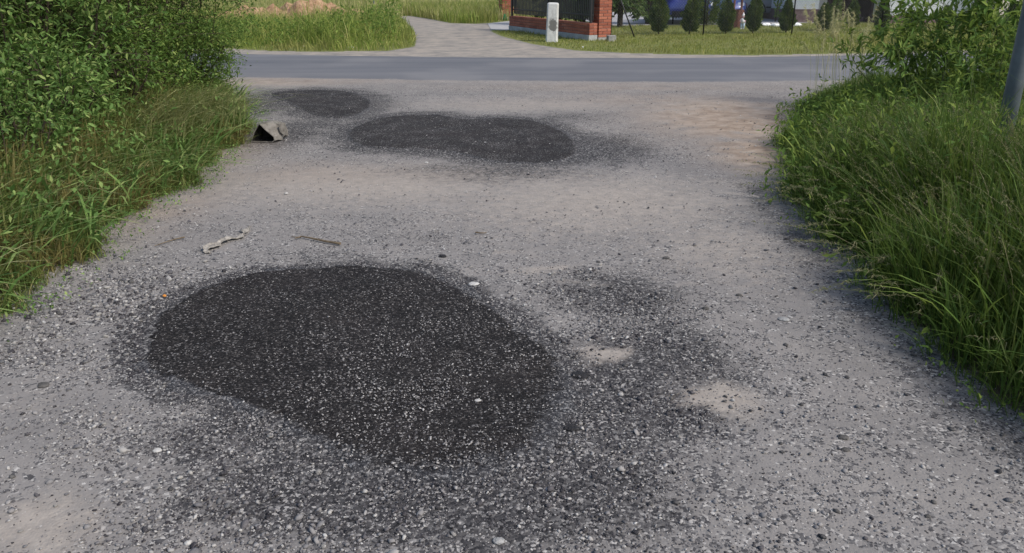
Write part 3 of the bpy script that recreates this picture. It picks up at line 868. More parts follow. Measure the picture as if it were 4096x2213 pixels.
def shrub(name, label, cat, x, y, h, spread, nstem, ntwig, nleaf, length, ratio, mat_l, mat_one, seed, low=0.12, singles=120, lean=(0, 0),
          stem_r=0.014, twig_len=0.33, droop=0.2, group=None, rich=True, outer=1.0, stem_mat=None, fill=0, fill_r=.10, fill_len=None):
    r = np.random.default_rng(seed)
    z0 = hz1(x, y) - 0.02
    root = thing(name, label, cat, (x, y, z0), 0, group)
    mb = MB()
    P, D = [], []
    for i in range(nstem):
        a = r.uniform(0, 6.283)
        rr = spread * math.sqrt(r.uniform(0.02, 1)) * outer
        hh = h * r.uniform(0.7, 1.05) * (1 - 0.18 * (rr / spread) ** 2)
        b = np.array([math.cos(a), math.sin(a), 0]) * r.uniform(0, 0.16) * spread
        top = np.array([math.cos(a) * rr + lean[0] * hh, math.sin(a) * rr + lean[1] * hh, hh])
        bow = r.normal(0, 0.07, 3) * h
        pts = [b + (top - b) * t + bow * math.sin(math.pi * t) + np.array([math.cos(a), math.sin(a), 0]) * rr * 0.25 * math.sin(math.pi * t) for t in np.linspace(0, 1, 7)]
        sr = stem_r * r.uniform(0.6, 1.3)
        mb.tube(pts, list(np.linspace(sr, sr * 0.25, 7)), 5, False)
        pts = np.array(pts)
        for j in range(ntwig):
            t = low + (1 - low) * r.uniform(0, 1) ** 0.85
            q = np.array([np.interp(t, np.linspace(0, 1, 7), pts[:, c]) for c in range(3)])
            aa = r.uniform(0, 6.283)
            td = np.array([math.cos(aa), math.sin(aa), r.uniform(-0.1, 0.9)])
            td[:2] += 0.5 * np.array([math.cos(a), math.sin(a)])
            if t > 0.92:
                td = np.array([r.normal(0, .3), r.normal(0, .3), 1.0])
            td /= np.linalg.norm(td)
            tl = h * twig_len * r.uniform(0.45, 1.1) * (1 - 0.35 * t)
            e = q + td * tl + np.array([0, 0, -droop * tl * r.uniform(0.2, 1)])
            m = q + td * tl * 0.55
            mb.tube([q, m, e], [sr * .35, sr * .25, sr * .12], 3, False)
            nl = max(3, int(nleaf * r.uniform(0.6, 1.3)))
            u = np.sort(r.uniform(0.08, 1.0, nl))[:, None]
            pp = np.where(u < .55, q + (m - q) * (u / .55), m + (e - m) * ((u - .55) / .45))
            side = np.cross(td, r.normal(0, 1, (nl, 3)))
            side = norm(side) * np.where(np.arange(nl) % 2, 1, -1)[:, None]
            dd = norm(side * 0.85 + td * 0.6 + np.array([0, 0, 0.15 - droop]) + r.normal(0, 0.25, (nl, 3)))
            P.append(pp)
            D.append(dd)
    if fill:
        nc = fill // 24
        t = r.uniform(low * .5, 1, nc)
        a = r.uniform(0, 6.283, nc)
        q = spread * (0.72 + 0.36 * np.sin(np.pi * np.clip(t * .9 + .05, 0, 1))) * np.sqrt(r.uniform(.3, 1.12, nc))
        C = np.column_stack([np.cos(a) * q, np.sin(a) * q, t * h])
        O = np.column_stack([np.cos(a), np.sin(a), np.full(nc, .35)])
        P.append((C[:, None] + r.normal(0, fill_r, (nc, 24, 3))).reshape(-1, 3))
        D.append((O[:, None] + r.normal(0, .75, (nc, 24, 3))).reshape(-1, 3))
    P, D = np.vstack(P), np.vstack(D)
    ok = P[:, 2] > 0.03
    P, D = P[ok], D[ok]
    n = len(P)
    ln = length * r.uniform(0.6, 1.2, n)
    up = norm(np.array([0, 0, 1.0]) + r.normal(0, 0.45, (n, 3)))
    mb.out('stems', stem_mat or M_TWIG, root)
    # leaves nearest to the camera become objects of their own
    one = np.zeros(n, bool)
    if singles:
        dd = np.linalg.norm(P + np.array([x, y, z0]) - np.array([0, 0, HEIGHT]), axis=1) - ln * 6
        one[np.argsort(dd)[:singles]] = True
        lm = leaf_mesh(mat_one, ratio)
        for i in np.nonzero(one)[0]:
            dv = Vector(D[i]).normalized()
            sv = Vector(up[i]).cross(dv).normalized()
            uv = dv.cross(sv)
            M = Matrix.Identity(4)
            for c in range(3):
                M[c][0], M[c][1], M[c][2], M[c][3] = dv[c] * ln[i], sv[c] * ln[i], uv[c] * ln[i], P[i][c]
            o = bpy.data.objects.new('leaf', lm)
            COL.objects.link(o)
            o.parent = root
            o.matrix_local = M
    V, F = leaves(P[~one], D[~one], up[~one], ln[~one], ln[~one] * ratio, rich)
    tag(put('foliage', mesh('foliage', V, F, mat_l, rich), root), kind='stuff')
    return root

# ------------------------------------------------------------------ left hedge
HG = 'shrubs of the left hedge'
shrub('willow_shrub', 'tall broad-leaved willow at the near left end of the hedge', 'shrub', -5.0, 7.9, 2.7, 1.05, 22, 16, 17, 0.085, 0.36, M_WILLOW, M_WILLOW_ONE, 21, low=0.06, fill=8500, fill_r=0.12, stem_mat=M_BARK, singles=200, group=HG)
shrub('hedge_shrub', 'dark small-leaved shrub with a visible trunk in the middle of the left hedge', 'shrub', -4.95, 9.5, 3.0, 1.0, 24, 20, 22, 0.050, 0.46, M_HEDGE, M_HEDGE_ONE, 22, low=0.08, fill=20000, fill_r=0.09, stem_mat=M_BARK, singles=150, stem_r=0.02, group=HG)
shrub('hedge_shrub', 'rounded small-leaved shrub at the road end of the left hedge', 'shrub', -4.80, 10.95, 3.1, 1.16, 26, 22, 24, 0.044, 0.50, M_HEDGE, M_HEDGE_ONE, 23, low=0.05, fill=30000, fill_r=0.085, stem_mat=M_BARK, singles=120, group=HG)
shrub('low_shrub', 'low leafy bush in front of the broad-leaved willow', 'shrub', -4.35, 7.05, 0.98, 0.8, 24, 10, 15, 0.066, 0.40, M_WILLOW, M_WILLOW_ONE, 24, low=0.1, fill=3500, fill_r=0.09, stem_mat=M_BARK, singles=120, group=HG)
shrub('low_shrub', 'low leafy bush at the foot of the middle hedge shrub', 'shrub', -4.45, 8.5, 1.05, 0.78, 24, 10, 16, 0.050, 0.44, M_HEDGE, M_HEDGE_ONE, 25, low=0.1, fill=3500, fill_r=0.09, stem_mat=M_BARK, singles=80, group=HG)
shrub('hedge_shrub', 'shadowed shrub filling the hedge behind the willow', 'shrub', -6.4, 9.0, 3.0, 1.2, 20, 16, 18, 0.07, 0.45, M_HEDGE, M_HEDGE_ONE, 26, low=0.03, fill=6000, fill_r=0.14, stem_mat=M_BARK, singles=0, rich=False, group=HG)
shrub('hedge_shrub', 'shadowed shrub filling the hedge behind the rounded shrub', 'shrub', -6.3, 11.2, 3.2, 1.2, 20, 16, 18, 0.07, 0.45, M_HEDGE, M_HEDGE_ONE, 27, low=0.03, fill=6000, fill_r=0.14, stem_mat=M_BARK, singles=0, rich=False, group=HG)

shrub('low_shrub', 'low leafy bush spilling over the near grass at the left edge of view', 'shrub', -3.95, 6.0, 0.62, 0.6, 18, 9, 13, 0.06, 0.42, M_WILLOW, M_WILLOW_ONE, 29, low=0.06, singles=120, group=HG, fill=2200, fill_r=.08, stem_mat=M_BARK)
shrub('low_shrub', 'low small-leaved bush beneath the middle hedge shrub above the dry grass', 'shrub', -4.5, 9.7, 0.9, 0.65, 18, 9, 14, 0.045, 0.46, M_HEDGE, M_HEDGE_ONE, 30, low=0.05, singles=60, group=HG, fill=4000, fill_r=.08, stem_mat=M_BARK)
shrub('low_shrub', 'low small-leaved bush under the rounded shrub nearest the road', 'shrub', -4.5, 10.9, 1.0, 0.65, 18, 9, 14, 0.042, 0.5, M_HEDGE, M_HEDGE_ONE, 28, low=0.03, singles=60, group=HG, fill=9000, fill_r=.08, stem_mat=M_BARK)

# grass at the foot of the hedge, long and laid over towards the driveway
def bank_left(n, y0, y1, w0, w1):
    y = rng.uniform(y0, y1, n)
    off = rng.uniform(0, 1, n) ** 1.2 * (w1 - w0) + w0
    x = left_edge(y) - off
    q = G(1072, 560)
    k = np.hypot(x - q[0], y - q[1]) > .27
    return x[k], y[k], off[k]

x, y, off = bank_left(24000, 2.6, 11.9, 0.0, 1.7)
h = np.clip(rng.normal(0.29, 0.10, len(x)), 0.07, 0.6) * np.clip(0.35 + off * 0.9, 0.3, 1.1)
az = rng.normal(-0.35, 0.9, len(x))
p1 = blades(x, y, hz(x, y), h, np.clip(rng.normal(0.62, 0.38, len(x)), 0.1, 1.7), az, rng.uniform(0.004, 0.013, len(x)), droop=0.42)
x, y, off = bank_left(5000, 2.6, 11.9, -0.06, 0.35)
p2 = blades(x, y, hz(x, y), rng.uniform(0.04, 0.14, len(x)), rng.uniform(0.3, 1.3, len(x)), rng.uniform(0, 6.28, len(x)), rng.uniform(0.003, 0.006, len(x)))
x, y, off = bank_left(1900, 2.7, 11.5, 0.0, 1.3)
pb = blades(x, y, hz(x, y), rng.uniform(.22, .50, len(x)), rng.uniform(.4, 1.4, len(x)), rng.normal(-.3, 1.1, len(x)), rng.uniform(.010, .019, len(x)), (0, .25, .5, .75), .46)
grass('broad_grass', 'broad drooping green blades standing out of the left bank grass', [pb], M_WILLOW)
grass('bank_grass', 'rough grass with dry patches along the foot of the left hedge', [p1, p2], M_GRASS_L)

# long laid-over stalks and broad blades on the left bank
x, y, off = bank_left(170, 3.2, 10.0, 0.05, 1.0)
p3 = blades(x, y, hz(x, y) + 0.05, rng.uniform(0.35, 0.75, len(x)), rng.uniform(0.8, 1.5, len(x)), rng.normal(-0.15, 0.55, len(x)), rng.uniform(0.004, 0.009, len(x)), (0, .25, .5, .75), 0.36)
gxx, gyy = G(760, 560)
nn = 650
x = gxx + rng.normal(0, .28, nn)
y = gyy + rng.normal(0, .55, nn)
k = x < left_edge(y) - 0.02
x, y = x[k], y[k]
p4 = blades(x, y, hz(x, y) + 0.15, rng.uniform(0.30, 0.60, len(x)), rng.uniform(0.6, 1.25, len(x)), rng.normal(-0.5, 0.5, len(x)), rng.uniform(0.006, 0.012, len(x)), (0, .25, .5, .75), 0.44)
grass('fallen_stalks', 'long pale stalks laid over towards the driveway on the left bank', [p3, p4], M_STRAW)

# ------------------------------------------------------------------ right bank: tall grass
def bank_right(n, y0, y1, w0, w1, pw=1.0):
    y = rng.uniform(y0, y1, n)
    off = rng.uniform(0, 1, n) ** pw * (w1 - w0) + w0
    return right_edge(y) + off, y, off

x, y, off = bank_right(52000, 2.0, 11.9, 0.03, 2.7)
h = np.clip(rng.normal(0.60, 0.13, len(x)), 0.15, 0.95) * np.clip(0.38 + off * 0.95, 0.35, 1.0) * np.interp(y, (4.8, 6.5, 8.0, 10.0), (1, .74, .54, .46)) * np.clip(1 + .30 * wob(x, y, 2.1, .4) + .18 * wob(x, y, 5.3, 1.4), .45, 1.6)
az = np.where(rng.uniform(0, 1, len(x)) < np.clip(0.55 - 0.3 * off, 0.15, 0.9), rng.normal(3.3, 1.0, len(x)), rng.uniform(0, 6.28, len(x)))
p1 = blades(x, y, hz(x, y), h, np.clip(rng.normal(0.38, 0.28, len(x)), 0.03, 1.3), az, rng.uniform(0.004, 0.009, len(x)), droop=0.38)
x, y, off = bank_right(700, 2.2, 9.5, 0.05, 1.8)
pb = blades(x, y, hz(x, y), rng.uniform(.30, .62, len(x)) * np.interp(y, (5, 9), (1, .6)), rng.uniform(.3, 1.2, len(x)), rng.normal(3.2, 1.1, len(x)), rng.uniform(.008, .016, len(x)), (0, .25, .5, .75), .44)
grass('broad_grass', 'broad drooping blades standing out of the right bank grass', [pb], M_SAPLING)
x, y, off = bank_right(7000, 1.9, 11.9, -0.06, 0.45)
p2 = blades(x, y, hz(x, y), rng.uniform(0.05, 0.20, len(x)), rng.uniform(0.3, 1.3, len(x)), rng.normal(3.2, 1.3, len(x)), rng.uniform(0.003, 0.006, len(x)))
grass('bank_grass', 'tall lush green grass covering the right bank', [p1, p2], M_GRASS_R)

def weeds(name, label, xs, ys, hh, material, per=80, ln=(.05, .10), ratio=.42, r0=.10):
    P_, D_ = [], []
    for a, b, q in zip(xs, ys, hh):
        m = max(8, int(per * q))
        t = rng.uniform(0, 1, m)
        P_.append(np.column_stack([a + rng.normal(0, r0, m), b + rng.normal(0, r0, m), hz1(a, b) + t * q + .03]))
        D_.append(rng.normal(0, 1, (m, 3)) + np.array([0, 0, .2]))
    P_, D_ = np.vstack(P_), np.vstack(D_)
    L_ = rng.uniform(*ln, len(P_))
    V, F = leaves(P_, D_, norm(np.array([0, 0, 1.]) + rng.normal(0, .5, P_.shape)), L_, L_ * ratio, False)
    tag(put(name, mesh(name, V, F, material), None), label, kind='stuff')

x, y, off = bank_right(210, 4.6, 10.6, 0.02, 2.0, 1.3)
weeds('leafy_weeds', 'broad leafy weeds standing up through the right bank grass', x, y, rng.uniform(.30, .62, len(x)) * np.clip(.5 + off, .5, 1.1) * np.interp(y, (5, 9), (1.05, .72)), M_SAPLING, 95, (.045, .09), .36, .10)
x, y, off = bank_right(150, 3.0, 10.6, 0.02, 1.6, 1.6)
weeds('leafy_weeds', 'small leafy weeds growing through the right bank grass', x, y, rng.uniform(.15, .42, len(x)) * np.clip(.5 + off, .5, 1.2), M_SAPLING, 90, (.025, .06), .45, .09)
x, y, off = bank_left(130, 3.2, 11.0, 0.05, 1.4)
weeds('leafy_weeds', 'small leafy weeds mixed into the left bank grass', x, y, rng.uniform(.15, .45, len(x)), M_WILLOW, 80, (.03, .07), .42, .09)
x, y, off = bank_right(110, 2.2, 10.5, -0.18, .02)
weeds('creeping_weeds', 'low creeping weeds on the bare edge of the right bank', x, y, rng.uniform(.02, .06, len(x)), M_SAPLING, 260, (.012, .03), .5, .045)
x, y, off = bank_left(260, 2.8, 11.5, -0.25, .02)
q_ = G(1065, 572)
k = np.hypot(x - q_[0], y - q_[1]) > .38
x, y = x[k], y[k]
weeds('creeping_weeds', 'low creeping weeds on the bare edge of the left bank', x, y, rng.uniform(.02, .06, len(x)), M_WILLOW, 260, (.012, .03), .5, .05)

def panicles(x, y, h, lean, az, head, spike, n_spk, material_note=None):
    """thin culms with a loose drooping seed head: V, Q, T"""
    n = len(x)
    z = hz(x, y)
    cul = blades(x, y, z, h, lean, az, np.full(n, 0.0055), (0, .3, .6, .85), 0.3)
    # spikelets along the last part of each culm
    t = rng.uniform(1 - head, 1.0, (n, n_spk))
    r = lean[:, None] * h[:, None] * t ** 1.8
    zz = h[:, None] * (t - 0.3 * lean[:, None] * t ** 2.6)
    bx = (x[:, None] + np.cos(az)[:, None] * r + rng.normal(0, .012, t.shape) * (1.4 - t)).ravel()
    by = (y[:, None] + np.sin(az)[:, None] * r + rng.normal(0, .012, t.shape) * (1.4 - t)).ravel()
    bz = (z[:, None] + zz).ravel()
    a2 = np.repeat(az, n_spk) + rng.normal(0, .8, n * n_spk)
    m = n * n_spk
    sp = blades(bx, by, bz, spike * rng.uniform(.5, 1.1, m), rng.uniform(.8, 2.2, m), a2, spike * rng.uniform(.12, .22, m), (0, .5), 0.75)
    return cul, sp

x, y, off = bank_right(1300, 2.3, 7.5, 0.3, 2.3)
h = rng.uniform(0.55, 0.82, len(x)) * np.clip(0.6 + off * 0.4, 0.6, 1.1) * np.interp(y, (5.0, 8.0), (1, .6))
c1, s1 = panicles(x, y, h, rng.uniform(.25, .8, len(x)), rng.normal(3.2, .7, len(x)), 0.30, 0.020, 20)
x, y, off = bank_right(75, 2.8, 6.0, 0.06, 0.4)
c2, s2 = panicles(x, y, rng.uniform(.30, .5, len(x)), rng.uniform(.9, 1.7, len(x)), rng.normal(3.5, .5, len(x)), 0.26, 0.030, 16)
grass('seeding_grass', 'hazy brownish seed heads rising from the right bank grass', [c1, s1, c2, s2], M_SEED)

# clump of tall pale grass at the corner
tx, ty = G(3345, 425)
root = thing('tall_grass_clump', 'clump of tall pale grass with feathery seed heads at the right bank corner', 'grass clump', (0, 0, 0))
M_PLUME = leafy('plume_stalks', [(0.0, (0.20, 0.22, 0.12)), (1.0, (0.42, 0.40, 0.25))], 0.35)
for i in range(46):
    n1 = np.array([1.0])
    xx, yy = np.array([tx + R.gauss(0, .17)]), np.array([ty + R.gauss(0, .22)])
    az1 = np.array([R.gauss(math.pi, .5) if R.random() < .75 else R.uniform(0, 6.28)])
    c, s = panicles(xx, yy, np.array([R.uniform(.72, 1.32)]), np.array([R.uniform(.04, .28)]), az1, 0.20, 0.042, 64)
    put('stalk', mesh('stalk', np.vstack([c[0], s[0]]), [c[1], s[1] + len(c[0]), np.vstack([c[2], s[2] + len(c[0])])], M_PLUME), root)

# saplings behind the right bank
SG = 'willow saplings above the right bank'
shrub('willow_sapling', 'tall leaning willow sapling left of the others against the white wall', 'sapling', 4.95, 9.0, 1.85, 0.75, 10, 14, 11, 0.125, 0.30, M_SAPLING, M_SAPLING_ONE, 41, low=0.28, singles=150, lean=(-.12, 0), stem_r=0.009, twig_len=0.3, droop=0.35, group=SG, stem_mat=M_STEM_GREEN)
shrub('willow_sapling', 'bushy willow sapling in front of the grey pole', 'sapling', 4.35, 7.3, 1.18, 0.55, 15, 10, 11, 0.075, 0.32, M_SAPLING, M_SAPLING_ONE, 42, low=0.2, singles=150, stem_r=0.007, twig_len=0.33, droop=0.3, group=SG, stem_mat=M_STEM_GREEN)
shrub('willow_sapling', 'willow sapling just left behind the grey pole', 'sapling', 5.35, 8.3, 2.0, 0.75, 11, 14, 12, 0.11, 0.32, M_SAPLING, M_SAPLING_ONE, 43, low=0.25, singles=120, stem_r=0.009, twig_len=0.3, droop=0.35, group=SG, stem_mat=M_STEM_GREEN)
shrub('willow_sapling', 'low willow sapling with arching shoots beside the tall grass clump', 'sapling', 4.75, 9.7, 1.15, 0.7, 10, 9, 9, 0.105, 0.30, M_SAPLING, M_SAPLING_ONE, 44, low=0.25, singles=80, lean=(-.25, 0), stem_r=0.007, twig_len=0.3, droop=0.35, group=SG, stem_mat=M_STEM_GREEN)
shrub('willow_sapling', 'dense willow sapling low behind the right bank grass', 'sapling', 5.0, 7.8, 1.25, 0.6, 16, 10, 12, 0.08, 0.34, M_SAPLING, M_SAPLING_ONE, 45, low=0.1, singles=60, stem_r=0.007, droop=0.3, group=SG, stem_mat=M_STEM_GREEN)

shrub('willow_sapling', 'leafy willow sapling right beside the clump of tall pale grass', 'sapling', 4.35, 8.5, 1.35, 0.65, 9, 11, 10, 0.10, 0.33, M_SAPLING, M_SAPLING_ONE, 46, low=0.2, singles=110, lean=(-.05, 0), stem_r=0.008, twig_len=0.3, droop=0.3, group=SG, stem_mat=M_STEM_GREEN)
shrub('willow_sapling', 'tallest willow sapling at the right edge of view behind the grey pole', 'sapling', 6.1, 9.4, 2.2, 0.85, 11, 14, 12, 0.10, 0.34, M_SAPLING, M_SAPLING_ONE, 47, low=0.15, singles=80, stem_r=0.010, twig_len=0.3, droop=0.3, group=SG, stem_mat=M_STEM_GREEN)

# small weed at the sand
wx, wy = G(3105, 480)
shrub('weed', 'thin upright weed growing in the sand beside the right bank', 'weed', wx, wy, 0.30, 0.05, 3, 5, 6, 0.035, 0.3, M_SAPLING, M_SAPLING_ONE, 51, low=0.1, singles=20, stem_r=0.003, stem_mat=M_STEM_GREEN)

# ------------------------------------------------------------------ grey pole on the right
M_POLE = plain('galvanised_steel', (0.105, 0.125, 0.14), 0.5, 0.4, 0.35, var=0.22, scale=6, bump=0.1)
px_, py_ = 3.5, 5.66
pole = thing('steel_pole', 'grey-blue steel pole standing in the right bank grass at the edge of view', 'pole', (px_, py_, hz1(px_, py_) - 0.3))
MB().lathe([(0.056, 0), (0.056, 1.2), (0.054, 3.6), (0.052, 4.2)], 24).out('shaft', M_POLE, pole, True)
MB().lathe([(0.052, 4.2), (0.056, 4.21), (0.056, 4.25), (0.03, 4.29)], 24).out('cap', M_POLE, pole, True)
MB().lathe([(0.0565, 0.25), (0.075, 0.26), (0.075, 0.33), (0.0565, 0.34)], 24).out('collar', M_POLE, pole, True)

# ------------------------------------------------------------------ litter on the driveway
M_CAN = NT('dirty_grey_plastic')
c_ = M_CAN.coord()
f_ = M_CAN.noise(14.0, 5, 0.7, c_)
M_CAN = M_CAN.done(M_CAN.pbr(M_CAN.ramp(f_, [(0.3, (0.075, 0.066, 0.055)), (0.5, (0.17, 0.155, 0.135)), (0.75, (0.27, 0.25, 0.225))]), 0.8, 0.25, 0, M_CAN.bump(f_, 0.4, 0.02)))
M_INNER = plain('dark_inside', (0.035, 0.031, 0.028), 0.9, 0.1, var=0.4, scale=20)  # inside coloured much darker than the shell

def canister():
    x, y = G(1080, 566)
    root = thing('crushed_canister', 'crushed dirty grey plastic canister lying with its open mouth facing the camera', 'canister', (x, y, hz1(x, y) + 0.002), math.radians(-6))
    # local axes: +y runs from the mouth to the bottom of the canister; mouth at y = -0.13
    r = np.random.default_rng(5)
    mouth = [(-.135, .00), (-.125, .045), (-.095, .10), (-.062, .155), (-.038, .178), (-.012, .160), (.028, .118), (.068, .082), (.100, .055), (.105, .02), (.080, -.002), (.02, -.006), (-.06, -.004)]
    full = [(-.13, .00), (-.125, .06), (-.105, .125), (-.07, .175), (-.02, .195), (.04, .192), (.09, .175), (.125, .13), (.14, .07), (.135, .015), (.09, -.002), (.02, -.004), (-.06, -.003)]
    flat = [(-.10, .00), (-.10, .05), (-.085, .10), (-.055, .14), (-.01, .16), (.05, .165), (.10, .155), (.135, .12), (.145, .07), (.14, .02), (.09, .0), (.02, .0), (-.05, .0)]
    def ring(a, b, t, yy, j):
        return [(p[0] * (1 - t) + q[0] * t + r.normal(0, j), yy + r.normal(0, j) + 0.03 * (p[1] if yy < 0 else 0), max(0.0, p[1] * (1 - t) + q[1] * t + r.normal(0, j))) for p, q in zip(a, b)]
    rs = [ring(mouth, full, 0, -.13, .002), ring(mouth, full, .45, -.085, .005), ring(mouth, full, .9, -.03, .006), ring(full, flat, .25, .03, .007), ring(full, flat, .7, .09, .007), ring(full, flat, 1, .13, .004)]
    n = len(mouth)
    sh = MB()
    sh.loft(rs, True, False)
    c = (0.02, .15, .08)
    b = len(rs) - 1
    sh.V.append(c)
    sh.F += [(b * n + i, b * n + (i + 1) % n, len(sh.V) - 1) for i in range(n)]
    sh.out('shell', M_CAN, root)
    inn = MB()
    k = 0.94
    ri = [[((p[0] - .0) * k, p[1] + .004, .004 + (p[2]) * k) for p in q] for q in rs[:5]]
    inn.loft(ri, True, False)
    inn.F.append(tuple(4 * n + i for i in range(n)))
    inn.out('lining', M_INNER, root)
    rim = MB()
    pts = [Vector(p) + Vector((0, -.003, .003)) for p in rs[0]]
    rim.tube(pts + [pts[0]], 0.0055, 5, False)
    rim.out('rim', M_CAN, root, True)
    fl = MB()
    fl.add([(.132, -.06, .165), (.152, .02, .175), (.158, .05, .11), (.150, -.02, .055), (.139, -.06, .09), (.146, -.055, .168), (.166, .02, .178), (.170, .05, .112), (.163, -.02, .052), (.152, -.06, .088)],
           [(0, 1, 2, 3, 4), (9, 8, 7, 6, 5), (0, 5, 6, 1), (1, 6, 7, 2), (2, 7, 8, 3), (3, 8, 9, 4), (4, 9, 5, 0)])
    fl.out('torn_flap', M_CAN, root)
    cr = MB()
    cr.tube([(-.01, -.10, .178), (.03, -.05, .176), (.06, -.03, .165), (.11, 0, .158)], 0.006, 5)
    cr.out('crease', M_CAN, root, True)
canister()

M_RAG = plain('dirty_cloth', (0.30, 0.275, 0.24), 0.9, 0.1, var=0.5, scale=35, bump=0.3)
def rag():
    a, b = np.array(G(835, 1020)), np.array(G(995, 918))
    n, m = 26, 7
    V = []
    r = np.random.default_rng(9)
    d = (b - a) / np.linalg.norm(b - a)
    s = np.array([-d[1], d[0]])
    for i in range(n):
        t = i / (n - 1)
        w = 0.028 + 0.045 * math.exp(-((t - .25) / .2) ** 2) + 0.03 * math.exp(-((t - .55) / .12) ** 2) + 0.022 * math.exp(-((t - .86) / .08) ** 2) - 0.016 * math.exp(-((t - .74) / .06) ** 2)
        w *= .62
        tw = 2.2 * math.sin(5.5 * t) + 0.8 * math.sin(13 * t)
        cc = a + (b - a) * t + s * (0.035 * math.sin(6 * t + .4) + .012 * math.sin(17 * t))
        for j in range(m):
            q = (j / (m - 1) - .5) * 2
            p = cc + s * (q * w * (0.55 + 0.45 * abs(math.cos(tw))) * (r.uniform(.55, 1.15) if abs(q) > .9 else 1)) + d * r.normal(0, .004)
            z = 0.006 + abs(q * w * math.sin(tw) * 0.22) + 0.009 * abs(math.sin(9 * q + 11 * t)) + r.normal(0, .003)
            V.append((p[0], p[1], hz1(*p) + max(.004, z)))
    F = [(i * m + j, i * m + j + 1, (i + 1) * m + j + 1, (i + 1) * m + j) for i in range(n - 1) for j in range(m - 1)]
    o = put('crumpled_rag', mesh('crumpled_rag', V, F, M_RAG, True))
    md = o.modifiers.new('thickness', 'SOLIDIFY')
    md.thickness = 0.003
    tag(o, 'crumpled strip of pale dirty cloth lying on the gravel above the large tar patch', 'rag')
rag()

M_STICK = plain('dry_wood', (0.15, 0.115, 0.075), 0.85, 0.15, var=0.4, scale=50, bump=0.4)
def stick(label, pts, r0, r1, name='stick', fork=None):
    root = thing(name, label, 'stick', (0, 0, 0))
    w = [G(*p) for p in pts]
    pp = [(a, b, hz1(a, b) + r0 + .006) for a, b in w]
    MB().tube(pp, list(np.linspace(r0, r1, len(pp))), 7).out('shaft', M_STICK, root)
    if fork:
        a, b = w[fork[0]]
        c, d = G(*fork[1])
        MB().tube([(a, b, hz1(a, b) + r0), (c, d, hz1(c, d) + r0 * .6)], [r1, r1 * .5], 5).out('side_twig', M_STICK, root)
stick('brown stick lying on the gravel above the large tar patch', [(1362, 983), (1300, 974), (1245, 962), (1205, 955), (1180, 963)], .0085, .003, fork=(3, (1165, 950)))
stick('thin dry twig lying left of the pale crumpled rag', [(740, 962), (700, 970), (660, 982), (620, 996)], .0045, .002, 'twig', fork=(1, (690, 956)))
stick('short twig lying on the gravel right of the brown stick', [(1902, 934), (1925, 937), (1946, 936)], .005, .003, 'twig')

M_ORANGE = plain('orange_peel', (0.55, 0.22, 0.04), 0.7, 0.3, var=0.2)
ox, oy = G(660, 1191)
r_ = np.random.default_rng(3)
V = [(ox + .011 * math.cos(a) * r_.uniform(.7, 1.2), oy + .008 * math.sin(a) * r_.uniform(.7, 1.2), hz1(ox, oy) + .014 + r_.uniform(0, .004)) for a in np.linspace(0, 6.283, 9)[:-1]]
V += [(v[0], v[1], v[2] - .004) for v in V] + [(ox, oy, V[0][2] + .006)]
F = [(i, (i + 1) % 8, 16) for i in range(8)] + [(i + 8, (i + 1) % 8 + 8, (i + 1) % 8, i) for i in range(8)] + [tuple(range(15, 7, -1))]
tag(put('orange_fleck', mesh('orange_fleck', V, F, M_ORANGE)), 'tiny bright orange fleck at the left rim of the large tar patch', 'litter')

# ------------------------------------------------------------------ beyond the road: grasses
def scatter_poly(P, n, keep=None):
    x = rng.uniform(P[:, 0].min(), P[:, 0].max(), n)
    y = rng.uniform(P[:, 1].min(), P[:, 1].max(), n)
    k = inside(P, x, y)
    x, y = x[k], y[k]
    if keep is not None:
        k = keep(x, y)
        x, y = x[k], y[k]
    return x, y

VL = np.vstack([GP([(700, 196), (940, 197), (1080, 204.5), (1250, 207.5), (1560, 204), (1660, 186), (1664, 160), (1650, 120), (1615, 88), (1585, 68)]), GP([(500, 66)])])
x, y = scatter_poly(VL, 90000)
k = np.arange(len(x)) < 26000
x, y = x[k], y[k]
edge = -sdist(VL, x, y)
rise = sstep(0.1, 2.2, edge) 
tall = np.exp(-((x + 3.3) / 1.5) ** 2)
h = rng.lognormal(-.25, .35, len(x)) * (0.20 + (0.26 + 0.62 * tall) * rise) * np.clip(1 + 0.55 * wob(x, y, 1.3) + .3 * wob(x, y, 3.7, 1), .35, 1.9)
p1 = blades(x, y, hz(x, y), h, rng.uniform(.05, .9, len(x)), rng.uniform(0, 6.28, len(x)), rng.uniform(.008, .022, len(x)), (0, .5))
grass('verge_grass', 'tall green weeds and grass on the verge left of the side track', [p1], M_GRASS_FAR)
wc = [scatter_poly(VL, 4000, lambda a, b: (sdist(VL, a, b) < -.5) & (b < 25))]
wx_, wy_ = wc[0][0][:190], wc[0][1][:190]
P_, D_ = [], []
for a, b in zip(wx_, wy_):
    hh = R.uniform(.25, .6) * (1 + .9 * math.exp(-((a + 3.3) / 1.5) ** 2))
    m = int(70 * hh)
    t = rng.uniform(0, 1, m)
    P_.append(np.column_stack([a + rng.normal(0, .10, m), b + rng.normal(0, .10, m), t * hh + .03]))
    D_.append(rng.normal(0, 1, (m, 3)) + np.array([0, 0, .3]))
P_, D_ = np.vstack(P_), np.vstack(D_)
V, F = leaves(P_, D_, norm(np.array([0, 0, 1.]) + rng.normal(0, .5, P_.shape)), rng.uniform(.06, .13, len(P_)), rng.uniform(.025, .05, len(P_)), False)
tag(put('leafy_weeds', mesh('leafy_weeds', V, F, M_SAPLING)), 'darker leafy weeds mixed into the verge left of the side track', kind='stuff')

